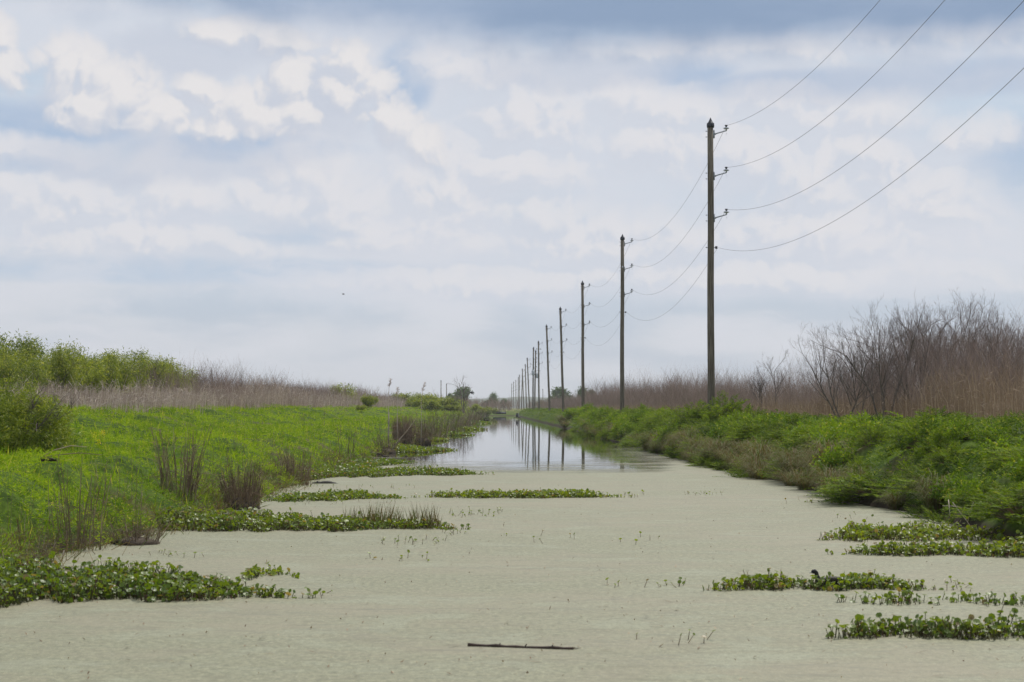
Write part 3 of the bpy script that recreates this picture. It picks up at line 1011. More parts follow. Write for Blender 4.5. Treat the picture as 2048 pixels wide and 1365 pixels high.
def build_scrub():
    g = G()
    # right-hand scrub, mauve brown, running down to the far end
    p = frac_points(13, 42, 58, 420, lambda y: np.interp(y, [58, 100, 180, 420], [6.2, 5.6, 2.7, 0.9]))
    s = p[:, 0] - XR(p[:, 1])
    p = p[(s > 8.2 + (vn(p[:, 0], p[:, 1], 9) - 0.5) * 2 - np.clip((p[:, 1] - 90) / 80, 0, 1) * 1.5) & (s < np.interp(p[:, 1], [58, 90, 180, 420], [34, 24, 18, 24]))]
    lump = np.clip(vn(p[:, 0], p[:, 1], 7.0) * 0.75 + vn(p[:, 0], p[:, 1], 2.5) * 0.55 - 0.15, 0, 1.2)
    tall = np.interp(p[:, 1], [58, 90, 112, 180, 262, 340, 420], [3.0, 2.8, 2.5, 3.2, 3.4, 2.7, 2.3]) + np.where(p[:, 1] < 95, np.clip((p[:, 0] - 17) / 7, 0, 1) * 0.5, 0)
    h = tall * (0.45 + 0.95 * lump) * rng.uniform(0.6, 1.12, len(p))
    far = np.interp(p[:, 1], [58, 120, 420], [0.9, 1.6, 4.2])
    for P, W in twig_mass(p, h, 0.0085 * far, 11):
        g.ribbons(P, W, unit(horiz(len(P)) + np.array([1.0, 0, 0])))
    # scrub behind the left reeds
    p = frac_points(-34, -13, 95, 420, lambda y: np.interp(y, [95, 180, 420], [3.8, 2.2, 0.8]))
    s = XL(p[:, 1]) - p[:, 0]
    p = p[(s > 9.6 + 3 * (vn(p[:, 0], p[:, 1], 5) - 0.5) - np.clip((p[:, 1] - 130) / 60, 0, 1) * 2) & (s < 28)]
    lump = vn(p[:, 0], p[:, 1], 7.0)
    h = np.interp(p[:, 1], [95, 140, 200, 300, 420], [2.5, 2.9, 2.8, 2.2, 2.2]) * (0.6 + 0.6 * lump) * rng.uniform(0.7, 1.1, len(p))
    far = np.interp(p[:, 1], [58, 120, 420], [1, 1.7, 4.2])
    for P, W in twig_mass(p, h, 0.0095 * far, 10):
        g.ribbons(P, W, unit(horiz(len(P)) + np.array([1.0, 0, 0])))
    # grey brown scrub in the far distance, closing the view
    p = np.concatenate([frac_points(-120, 9, 470, 640, lambda y: 0.16), frac_points(14, 130, 430, 640, lambda y: 0.16), frac_points(-70, -10, 420, 470, lambda y: 0.25)])
    h = (2.2 + 1.8 * vn(p[:, 0], p[:, 1], 14)) * rng.uniform(0.7, 1.1, len(p))
    for P, W in twig_mass(p, h, np.full(len(p), 0.07), 7):
        g.ribbons(P, W, unit(horiz(len(P)) + np.array([1.0, 0, 0])))
    tag(g.build('bare_scrub', MAT['brush']), 'leafless mauve brown scrub behind both banks', kind='stuff')


# ------------------------------------------------------------------ weeds of the right bank
def weed_bush(seed, R_=0.75, H=0.75, stems=150, kind='weed'):
    global rng
    keep, rng = rng, np.random.default_rng(seed)
    g = G()
    n = stems
    a = rng.uniform(0, 2 * np.pi, n)
    el = np.arccos(rng.uniform(0.0, 1.0, n))
    out = np.stack([np.sin(el) * np.cos(a), np.sin(el) * np.sin(a), np.cos(el)], 1)
    lump = 0.75 + 0.5 * vn(out[:, 0] * 3 + seed, out[:, 1] * 3 + out[:, 2] * 3, 1.0)
    start = out * np.array([R_, R_, H]) * (rng.uniform(0.35, 0.75, n) * lump)[:, None]
    D = (out * np.array([1, 1, 0.6]) + np.array([0, 0, 0.35])) * (0.36 * R_ / 0.75 * lump * rng.uniform(0.7, 1.2, n))[:, None]
    if kind == 'weed':
        fronds(g, start, D, 24, 0.27, 0.10, 0.6)
    else:
        k = 14
        t = rng.uniform(0.2, 1.1, (n, k))
        P = (start[:, None] + D[:, None] * t[..., None] + rng.normal(size=(n, k, 3)) * 0.035).reshape(-1, 3)
        d = unit(rdir(n * k, -0.1) + np.repeat(out, k, 0) * 0.8) * rng.uniform(0.035, 0.08, n * k)[:, None]
        w = unit(np.cross(d, rdir(n * k, 1.0))) * (np.linalg.norm(d, axis=1) * 0.26)[:, None]
        g.leaves(P, d, w)
    o = g.build('foliage', MAT[kind])
    st = G()
    q = start * np.array([0.15, 0.15, 0.0])
    st.tubes(q, start + D * 0.6, 0.005, 0.002, 3)
    so = st.build('stems', MAT['padstalk'])
    rng = keep
    return o, so


def weed_proto(seed, name, label, cat, group, **kw):
    root = empty(name, label=label, cat=cat, group=group)
    for o in weed_bush(seed, **kw):
        o.parent = root
    return root


def tussock(seed, R_=0.45, H=0.42, n=420):
    global rng
    keep, rng = rng, np.random.default_rng(seed)
    g = G()
    K = 5
    t = np.linspace(0, 1, K)
    o = horiz(n)
    r0 = rng.uniform(0, 0.35, n) * R_
    ln = rng.uniform(0.6, 1.15, n)
    P = o[:, None] * (r0[:, None] + (R_ * ln)[:, None] * t[None] ** 1.3)[..., None]
    P[:, :, 2] += (H * ln)[:, None] * (np.sin(t * np.pi * 0.72))[None] * rng.uniform(0.5, 1.2, n)[:, None] + 0.02
    P += rng.normal(size=P.shape) * 0.018
    W = np.full((n, 1), 0.009) * np.linspace(1, 0.3, K)[None]
    g.ribbons(P, W, unit(np.cross(o, np.array([0, 0, 1.0])) + 0.3 * rdir(n)))
    rng = keep
    return g.build('bank_tussock', MAT['bankgrass'])


def build_right_bank():
    # low cover over the whole right bank
    g = G()
    dens = lambda y: np.interp(y, [10, 24, 45, 80, 130, 250, 420], [55, 55, 34, 14, 5, 1.7, 0.7])
    p = on_right(np.concatenate([frac_points(6.6, 15.5, 20, 130, dens), frac_points(6.6, 18, 130, 424, dens)]), 0.05)
    crown = vn(p[:, 0] + 7, p[:, 1], 1.1)
    z = zg(p[:, 0], p[:, 1])
    far = np.interp(p[:, 1], [20, 60, 130, 420], [1, 1.5, 2.6, 5.5])
    hgt = (0.08 + 0.34 * crown) * np.interp(p[:, 1], [20, 130, 400], [1, 1.3, 2.0]) * np.interp(p[:, 0] - XR(p[:, 1]), [0, 3.5, 5, 8], [1, 1, 0.6, 0.5])
    base = np.stack([p[:, 0], p[:, 1], z + 0.02 + hgt * 0.3], 1)
    D = horiz(len(p)) * (0.14 * far)[:, None] + np.array([0, 0, 1.0]) * (hgt * 0.9 * rng.uniform(0.5, 1.2, len(p)))[:, None]
    fronds(g, base, D, 11, 0.36, 0.11, 0.45)
    tag(g.build('bank_weeds', MAT['weed']), 'low green weeds covering the right bank', kind='stuff')

    GW, GB, GT = 'feathery weed bushes along the right bank', 'broad leaved weeds on the right bank', 'brown grass tussocks hanging over the right water line'
    LW, LB, LT = 'feathery dark green weed bush in the dense growth along the right bank', 'broad leaved green weed among the feathery bushes of the right bank', 'drooping brown grass tussock at the water line of the right bank'
    weeds = [weed_proto(50 + i, 'weed_bush', LW, 'bush', GW, R_=0.62 + 0.1 * i, H=0.66 + 0.07 * i, stems=210) for i in range(4)]
    broads = [weed_proto(70 + i, 'broadleaf_weed', LB, 'plant', GB, R_=0.42, H=0.4, stems=130, kind='broad') for i in range(2)]
    tus = [tussock(90 + i) for i in range(3)]
    for t in tus:
        tag(t, LT, 'grass', GT)
    rr = np.random.default_rng(11)
    used = set()

    def put(protos, x, y, s, sz=None, dz=0.0):
        k = int(rr.integers(len(protos)))
        o = protos[k]
        if id(o) in used:
            o = copy_tree(o)
        else:
            used.add(id(o))
        o.location = (x, y, float(zg(x, y)) + dz)
        o.rotation_euler = (0, 0, rr.uniform(0, 6.28))
        q = rr.uniform(0.85, 1.15)
        o.scale = (s * q, s * q, (sz or s) * rr.uniform(0.85, 1.15))
        return o

    # rows of weed bushes from the water up to the path
    y = 23.0
    while y < 150:
        step = np.interp(y, [23, 60, 150], [0.85, 1.15, 3.2])
        for off, sc in ((0.35, 0.8), (1.3, 1.0), (2.4, 0.95), (3.5, 0.75)):
            if rr.random() < (0.3 if off < 1 else 0.2):
                continue
            yy = y + rr.uniform(-0.5, 0.5) * step
            x = XR(yy) + off + rr.uniform(-0.4, 0.4) - (0.15 if off < 1 else 0)
            put(weeds, x, yy, sc * rr.choice([0.6, 0.85, 1.0, 1.3]) * rr.uniform(0.85, 1.1) * np.interp(y, [23, 32, 45, 150], [1.1, 1.05, 0.95, 1.3]), sz=np.interp(y, [23, 32, 45, 150], [0.62, 0.6, 0.64, 1.0]) * rr.uniform(0.7, 1.3) * (1.0 if off < 3 else 0.8), dz=-0.12)
        y += step
    # the high green mound in front of the first pole
    for dx, dy, s in ((-0.95, -2.6, 1.7), (0.1, -3.2, 1.8), (-1.6, -4.0, 1.3), (1.0, -2.8, 1.5), (-0.5, -4.4, 1.3)):
        o = copy_tree(weeds[1])
        x, yy = POLE_POS[0][0].translation.x + dx, 78 + dy
        o.location = (x, yy, float(zg(x, yy)) - 0.1)
        o.rotation_euler = (0, 0, rr.uniform(0, 6))
        o.scale = (s, s, s)
        tag(o, 'bright green weed mound at the foot of the nearest utility pole', 'bush', 'weed mound at the nearest pole')
    y = 23.0
    while y < 190:
        step = np.interp(y, [23, 60, 190], [0.55, 0.8, 3.0])
        for kind, pr in ((tus, 0.8 if 38 < y < 80 else 0.25), (broads, 0.32)):
            if rr.random() < pr * (0.5 + vn(1 if kind is tus else 30, y, 3.0)):
                yy = y + rr.uniform(-0.4, 0.4) * step
                x = XR(yy) + (rr.uniform(-0.12, 0.4) if kind is tus else rr.uniform(0.15, 2.4))
                put(kind, x, yy, (rr.uniform(0.75, 1.3) if kind is tus else rr.uniform(0.65, 1.15)) * np.interp(y, [23, 190], [1, 1.9]), dz=0.02)
        y += step


# ------------------------------------------------------------------ trees
def branch_tree(seed, height, stems=3, spread=0.5, trunk_r=0.07, levels=4, up=0.35, kids=(5, 5, 4), base_w=0.15, curve=0.25, shrink=0.55):
    """returns (limb segments, twig segments, tips); segments as arrays p0,p1,r0,r1"""
    r = np.random.default_rng(seed)
    limbs, twigs, tips = [], [], []

    def grow(p, d, ln, rad, lev):
        n = 5 if lev == 0 else 4 if lev == 1 else 3
        pts, dirs = [p], [d]
        for k in range(n):
            d = d + r.normal(size=3) * curve * (0.5 if lev == 0 else 0.8) + np.array([0, 0, up * (0.25 if lev else 0.1)])
            d = d / np.linalg.norm(d)
            p = p + d * ln / n
            pts.append(p)
            dirs.append(d)
        rs = np.linspace(rad, rad * (0.5 if lev < levels - 1 else 0.4), n + 1)
        for k in range(n):
            (limbs if lev <= 1 else twigs).append((pts[k], pts[k + 1], rs[k], rs[k + 1]))
        if lev >= levels - 1:
            tips.append((pts[-1], dirs[-1], ln))
            return
        nk = kids[min(lev, len(kids) - 1)]
        for j in range(nk):
            t = 0.28 + 0.72 * (j + r.uniform(0.2, 0.8)) / nk if lev == 0 else r.uniform(0.2, 1.0)
            t = min(t, 0.999) * n
            k = int(t)
            q = pts[k] + (pts[k + 1] - pts[k]) * (t - k)
            a = r.normal(size=3)
            a -= dirs[k] * a.dot(dirs[k])
            a /= np.linalg.norm(a) + 1e-9
            ang = r.uniform(0.35, 0.85)
            nd = dirs[k] * math.cos(ang) + a * math.sin(ang) + np.array([0, 0, up])
            nd /= np.linalg.norm(nd)
            grow(q, nd, ln * shrink * r.uniform(0.75, 1.2) * (1.15 - 0.4 * t / n), max(rad * 0.48 * (1.1 - 0.4 * t / n), 0.0035), lev + 1)
        tips.append((pts[-1], dirs[-1], ln * 0.3))

    for s in range(stems):
        a = s / stems * 6.283 + r.uniform(-0.5, 0.5)
        lean = spread * r.uniform(0.5, 1.1)
        d = np.array([math.cos(a) * lean, math.sin(a) * lean, 1.0])
        d /= np.linalg.norm(d)
        grow(np.array([math.cos(a), math.sin(a), 0]) * base_w * r.uniform(0.2, 1) + np.array([0, 0, -0.1]), d, height * r.uniform(0.55, 0.75), trunk_r * r.uniform(0.7, 1.1), 0)
    return limbs, twigs, tips


def seg_arrays(segs):
    return [np.array([s[i] for s in segs]) for i in range(4)]


def fit_height(parts, height):
    top = max(float(o.data.vertices[i].co.z) for o in parts for i in range(0, len(o.data.vertices), 3))
    k = height / top
    for o in parts:
        o.data.transform(Matrix.Scale(k, 4))


def bare_tree(seed, height, name='bare_tree', twig_r=1.0, **kw):
    root = empty(name)
    limbs, twigs, tips = branch_tree(seed, height, **kw)
    a = seg_arrays(limbs)
    t = G().tubes(a[0], a[1], a[2], a[3], 6).build('trunk', MAT['bark'], root)
    a = seg_arrays(twigs)
    c = G().tubes(a[0], a[1], a[2] * twig_r, a[3] * twig_r, 3).build('crown', MAT['twig'], root)
    fit_height((t, c), height)
    return root


def leafy_tree(seed, height, name, leaf_mat_, leaves=7000, dome=None, clumps=0, leaf_len=0.12, leaf_w=0.14, cl=0.34, hang=0.5, **kw):
    global rng
    keep, rng = rng, np.random.default_rng(seed + 500)
    root = empty(name)
    limbs, twigs, tips = branch_tree(seed, height, **kw)
    a = seg_arrays(limbs)
    b = seg_arrays(twigs)
    g = G().tubes(a[0], a[1], a[2], a[3], 6)
    g.tubes(b[0], b[1], b[2], b[3], 3)
    t = g.build('trunk', MAT['bark'], root)
    # leaves hang in clumps along the outer twigs
    src = np.concatenate([np.array([x[0] for x in tips]), (b[0] + b[1]) / 2])
    src = src[src[:, 2] > height * 0.08]
    if clumps:
        src = src[rng.choice(len(src), min(clumps, len(src)), replace=False)]
    wgt = 0.35 + rng.random(len(src)) ** 2 * 2
    i = rng.choice(len(src), leaves, p=wgt / wgt.sum())
    P = src[i] + rng.normal(size=(leaves, 3)) * np.array([cl, cl, cl * 0.8]) * 0.5
    if dome:
        u = rdir(leaves)
        u[:, 2] = np.abs(u[:, 2])
        lump = 0.55 + 0.35 * vn(u[:, 0] * 2.6 + 5, u[:, 1] * 2.6 + u[:, 2] * 2.6, 0.8) + 0.42 * vn(u[:, 0] * 6, u[:, 2] * 6 + u[:, 1] * 4, 0.8)
        P = u * np.array([dome[0], dome[0], dome[1]]) * (lump * rng.random(leaves) ** 0.16)[:, None] + rng.normal(size=(leaves, 3)) * 0.03
    d = unit(rdir(leaves) + np.array([0, 0, -hang])) * (leaf_len * rng.uniform(0.6, 1.25, leaves))[:, None]
    w = unit(np.cross(d, rdir(leaves))) * (np.linalg.norm(d, axis=1) * leaf_w)[:, None]
    c = G().leaves(P, d, w).build('crown', MAT[leaf_mat_], root)
    fit_height((t, c), height)
    rng = keep
    return root


def place(o, x, y, rz=0.0, s=1.0, dz=0.0, sx=None):
    o.location = (x, y, float(zg(x, y)) + dz)
    o.rotation_euler = (0, 0, rz)
    o.scale = (sx or s, sx or s, s)
    return o


def px_x(px, Y):
    return at(px, 816, Y).x


def build_trees():
    rr = np.random.default_rng(21)
    # --- left: a row of young willows, then one bare bush
    gw = 'leafy willows standing in a row behind the left reeds'
    W = [leafy_tree(200 + i, 3.4, 'willow_tree', 'willow', leaves=11000, clumps=190, leaf_len=0.15, leaf_w=0.12, cl=0.46, hang=0.25, stems=6, spread=0.55, trunk_r=0.045, kids=(6, 4, 3), up=0.42, levels=4, base_w=0.5) for i in range(4)]
    rows = [(-30, 700, 78), (45, 672, 84), (110, 688, 82), (175, 690, 92), (235, 710, 95), (265, 705, 106), (320, 712, 108), (352, 726, 116), (80, 705, 90), (205, 715, 100), (20, 715, 74), (140, 712, 88), (290, 722, 112)]
    used = set()
    for i, (px, top, Y) in enumerate(rows):
        k = i % 4
        o = W[k] if k not in used else copy_tree(W[k])
        used.add(k)
        x = px_x(px, Y)
        tz = at(px, top, Y).z
        s = (tz - float(zg(x, Y))) / 3.4 * 1.1
        place(o, x, Y, rr.uniform(0, 6.28), s)
        tag(o, 'leafy green willow in the row behind the dead reeds on the left', 'tree', gw)
    o = bare_tree(301, 3.0, 'bare_bush', stems=12, spread=0.6, trunk_r=0.02, kids=(5, 4, 3), levels=4, up=0.3)
    x = px_x(408, 108)
    tag(place(o, x, 108, 0.4, (at(408, 712, 108).z - float(zg(x, 108))) / 3.0, sx=0.85), 'leafless bush at the right end of the left willow row', 'bush')
    # dense bush at the left edge
    o = leafy_tree(230, 1.9, 'leafy_bush', 'bush', leaves=30000, dome=(1.45, 1.75), leaf_len=0.10, leaf_w=0.10, cl=0.36, hang=0.6, stems=11, spread=1.0, trunk_r=0.03, kids=(6, 5), levels=3, up=0.18, base_w=0.5, shrink=0.62)
    x = px_x(22, 38.5)
    tag(place(o, x, 38.5, 0.8, 0.80, sx=0.98), 'big rounded willow bush low on the left bank at the edge of the view', 'bush')
    # --- left, farther: low green shrubs showing over the reeds
    Sh = [leafy_tree(260 + i, 2.6, 'green_shrub', 'willow', leaves=4200, leaf_len=0.26, leaf_w=0.16, cl=0.55, hang=0.3, stems=5, spread=0.7, trunk_r=0.04, kids=(5, 4), levels=3, up=0.22, base_w=0.3) for i in range(3)]
    D = 'green shrub showing above the dead reeds on the left'
    sh = [(685, 764, 185, 'lone rounded green shrub rising above the mauve reeds on the left'), (737, 788, 175, 'dark green shrub at the right end of the mauve reeds, on the berm'),
          (722, 808, 150, 'tiny green shrub on the green slope below the mauve reeds'),
          (822, 783, 300, None), (850, 786, 290, None), (872, 785, 300, None), (893, 795, 320, None), (915, 798, 340, None), (835, 792, 270, None), (862, 797, 260, None), (800, 785, 320, None), (905, 806, 300, None), (950, 806, 380, None), (972, 812, 400, None), (960, 818, 360, None)]
    used = set()
    for i, (px, top, Y, lab) in enumerate(sh):
        k = i % 3
        o = Sh[k] if k not in used else copy_tree(Sh[k])
        used.add(k)
        x = px_x(px, Y)
        zb = float(zg(x, Y))
        s = max(at(px, top, Y).z - zb, 0.4) / 2.6
        place(o, x, Y, rr.uniform(0, 6.28), s, sx=s * (0.9 if i < 3 else 1.35))
        tag(o, lab or 'pale green shrub in the far thicket along the left bank', 'bush', None if lab else 'pale green shrubs in the far left thicket')
    # --- far trees
    T = [leafy_tree(280 + i, 8.0, 'far_tree', 'farleaf', leaves=3600, leaf_len=0.75, leaf_w=0.3, cl=1.7, hang=0.1, stems=1, spread=0.1, trunk_r=0.2, kids=(9, 5), levels=3, up=0.15, shrink=0.6, base_w=0) for i in range(2)]
    used = set()
    for i, (px, top, Y, sx, lab) in enumerate([
            (920, 773, 600, 1.35, 'round dark far tree behind the bare tree on the left bank'), (988, 784, 720, 0.8, 'small ragged far tree left of the pole line'),
            (1122, 773, 620, 1.3, 'big round far tree right of the pole line'), (1104, 790, 600, 0.9, 'lower dark far tree touching the left side of the big round one'),
            (1165, 772, 560, 0.75, 'loose pale far tree right of the big round one, behind the scrub'), (1185, 778, 540, 0.7, 'low far tree at the left end of the bare scrub'),
            (1006, 797, 640, 1.0, 'pale green far tree just left of the farthest pole'), (1085, 800, 700, 1.6, 'low wide pale green far tree right of the lone thin pole'),
            (975, 800, 640, 1.6, 'low wide green far tree right of the bare tree'), (900, 785, 640, 0.7, 'dark far tree beside the two thin left poles')]):
        k = i % 2
        o = T[k] if k not in used else copy_tree(T[k])
        used.add(k)
        x = px_x(px, Y)
        s = (at(px, top, Y).z - float(zg(x, Y))) / 8.0
        tag(place(o, x, Y, rr.uniform(0, 6), s, sx=s * sx), lab, 'tree')
    # --- the bare tree on the left bank with the black bird
    Y = 293
    o = bare_tree(317, 6.4, 'bare_tree', stems=2, spread=0.35, trunk_r=0.085, kids=(5, 4, 3), levels=4, up=0.16, base_w=0.02, twig_r=1.6)
    x = px_x(927, Y)
    tag(place(o, x, Y, 1.2, (at(927, 746, Y).z - float(zg(x, Y))) / 6.4, sx=0.9), 'slim leafless tree on the far left bank holding a black bird', 'tree')
    # --- right: leafless willows
    B = [bare_tree(400 + i, 5.0, 'bare_tree', stems=[4, 5, 3, 4, 5][i], spread=0.42, trunk_r=0.042, kids=(7, 5, 4, 3), levels=5, up=0.30, curve=0.24, shrink=0.56, twig_r=0.8) for i in range(5)]
    row = [(1690, 655, 68, 2, 'leafless willow leaning out left of the other bare trees on the right'),
           (1770, 598, 72, 0, 'bare willow with a wide fan crown, second from the left on the right side'),
           (1840, 590, 76, 1, 'tall bare willow in the middle of the right thicket'),
           (1905, 588, 80, 3, 'tallest bare willow of the right thicket, straight twigs'),
           (1968, 590, 78, 4, 'bare willow with a spreading crown near the right edge'),
           (2035, 625, 84, 0, 'bare willow cut by the right edge of the view'),
           (1800, 640, 84, 3, None), (1870, 630, 88, 2, None), (1940, 630, 90, 1, None), (2000, 640, 92, 2, None), (1740, 680, 80, 4, None), (2075, 640, 80, 1, None), (1825, 612, 82, 4, None), (1890, 604, 86, 0, None), (1955, 606, 86, 3, None), (2010, 600, 82, 4, None), (2050, 612, 78, 2, None), (1720, 668, 76, 1, None)]
    used = set()
    for px, top, Y, k, lab in row:
        o = B[k] if k not in used else copy_tree(B[k])
        used.add(k)
        x = px_x(px, Y)
        s = (at(px, top, Y).z - float(zg(x, Y))) / 5.0 * 1.07
        place(o, x, Y, rr.uniform(0, 6.28), s)
        tag(o, lab or 'bare tree standing behind the front row of leafless willows on the right', 'tree', None if lab else 'bare trees behind the front willows')
    S2 = [bare_tree(430 + i, 4.0, 'bare_sapling', stems=1 + i, spread=0.25, trunk_r=0.06, kids=(9, 6, 4, 3), levels=5, up=0.22, shrink=0.52, base_w=0.05, twig_r=0.8) for i in range(2)]
    for k, (px, top, Y, lab) in enumerate([(1550, 697, 108, 'round crowned bare sapling rising alone above the right scrub'), (1520, 722, 108, 'thin bare sapling just left of the round crowned one')]):
        x = px_x(px, Y)
        s = (at(px, top, Y).z - float(zg(x, Y))) / 4.0
        tag(place(S2[k], x, Y, 1.0 + k, s, sx=s * 0.85), lab, 'tree')


build_meadow()
build_shore()
build_reeds()
build_scrub()
build_right_bank()
build_trees()

# ------------------------------------------------------------------ floating plants
def on_ground(px, py, y0=15.0, y1=400.0):
    for Y in np.arange(y0, y1, 0.25):
        q = at(px, py, Y)
        if q.z <= float(zg(q.x, Y)) or q.z <= 0.0:
            return Vector((q.x, Y, max(q.z, 0.0)))
    return at(px, py, y1)


def pad_patch(name, label, near, top, h, dens, r=(0.026, 0.048), seed=1, grp=None, grass=None, ragged=0.25):
    """near / top: [(px, py)...] of the patch's front water line and of the visible tops of its plants"""
    global rng
    keep, rng = rng, np.random.default_rng(1000 + seed)
    nx, ny = zip(*near)
    tx, ty = zip(*top)
    x0, x1 = nx[0], nx[-1]
    d_of = lambda py: CAM_H * F / (py - 816.0)
    cells = []
    for px in np.arange(x0, x1, 4.0):
        dn = d_of(np.interp(px, nx, ny))
        hh = np.interp(px, [x0, x1], [h[0], h[1]])
        df = max(d_of(np.interp(px, tx, ty) + hh * F / dn * 0.75), dn + 0.12)
        cells.append((px, dn, df, 4.0 / F * dn * (df - dn), hh))
    C = np.array(cells)
    n = int(C[:, 3].sum() * dens * 3.4)
    i = rng.choice(len(C), n, p=C[:, 3] / C[:, 3].sum())
    u = rng.random(n)
    d = C[i, 1] + (C[i, 2] - C[i, 1]) * u
    px = C[i, 0] + rng.uniform(-3, 7, n)
    x = (px - 970) / F * d
    lump = vn(x + seed, d, 0.45) * 0.5 + vn(x, d + seed * 3, 0.16) * 0.5
    ln = x1 - x0
    left = 1.0 if x0 < 0 or seed in (5, 6, 7, 9, 2) else 0.0
    right = 1.0 if x1 > 2000 else 0.0
    fade = np.minimum(np.clip((px - x0) / (0.16 * ln) + left, 0, 1), np.clip((x1 - px) / (0.2 * ln) + right, 0, 1))
    prob = np.clip((lump - ragged) * 3.4, 0.02, 1) * (0.18 + 0.82 * fade ** 1.1)
    d = d + (vn(x * 1.3 + seed, 7, 0.35) - 0.5) * 0.5 * (C[i, 2] - C[i, 1])
    lump = lump * (0.55 + 0.45 * fade)
    ok = rng.random(n) < prob
    x, d, hh, lump = x[ok], d[ok], C[i, 4][ok], lump[ok]
    n = len(x)
    c = Vector((x.mean(), d.mean(), 0.0))
    root = empty(name, c, label=label, cat='water plant', group=grp)
    z = hh * (0.15 + 0.95 * rng.random(n)) * (0.25 + 1.45 * lump)
    z *= np.where(rng.random(n) < 0.04, 1.35, 1.0)
    low = rng.random(n) < 0.2
    z[low] *= 0.35
    lean = horiz(n) * (0.35 * z)[:, None]
    base = np.stack([x - c.x, d - c.y, np.full(n, 0.004)], 1)
    P = base + lean + np.array([0, 0, 1.0]) * z[:, None]
    Nn = unit(np.array([0, 0, 1.0]) + rng.normal(size=(n, 3)) * 0.62 + unit(lean + 1e-6) * 0.35)
    rad = rng.uniform(r[0], r[1], n)
    tag(G().discs(P, Nn, rad, 7, 0.22).build('leaves', MAT['pad'], root), kind='stuff')
    s = G()
    s.tubes(base, P, 0.0045, 0.003, 3)
    m = n // 3
    k = rng.integers(0, n, m)
    B = base[k] + rng.normal(size=(m, 3)) * np.array([0.04, 0.04, 0])
    s.leaves(B, horiz(m) * 0.03 + np.array([0, 0, 1.0]) * (z[k] * rng.uniform(0.2, 0.8, m))[:, None], horiz(m) * 0.007)
    tag(s.build('stalks', MAT['padstalk'], root), kind='stuff')
    if grass:
        a, b2, gh = grass
        m = 420
        gx = rng.uniform(a, b2, m)
        dd = np.interp(gx, C[:, 0], (C[:, 1] * 0.35 + C[:, 2] * 0.65)) + rng.normal(size=m) * 0.25
        X = (gx - 970) / F * dd
        bl = vn(X * 3, dd, 0.7)
        B = np.stack([X - c.x, dd - c.y, np.zeros(m)], 1)
        ln = gh * rng.uniform(0.5, 1.1, m) * (0.4 + bl)
        gg = G()
        gg.leaves(B, horiz(m) * (ln * 0.3)[:, None] + np.array([0, 0, 1.0]) * ln[:, None], horiz(m) * 0.006, mid=0.3)
        tag(gg.build('grass_blades', MAT['bankgrass'], root), kind='stuff')
    rng = keep
    return root


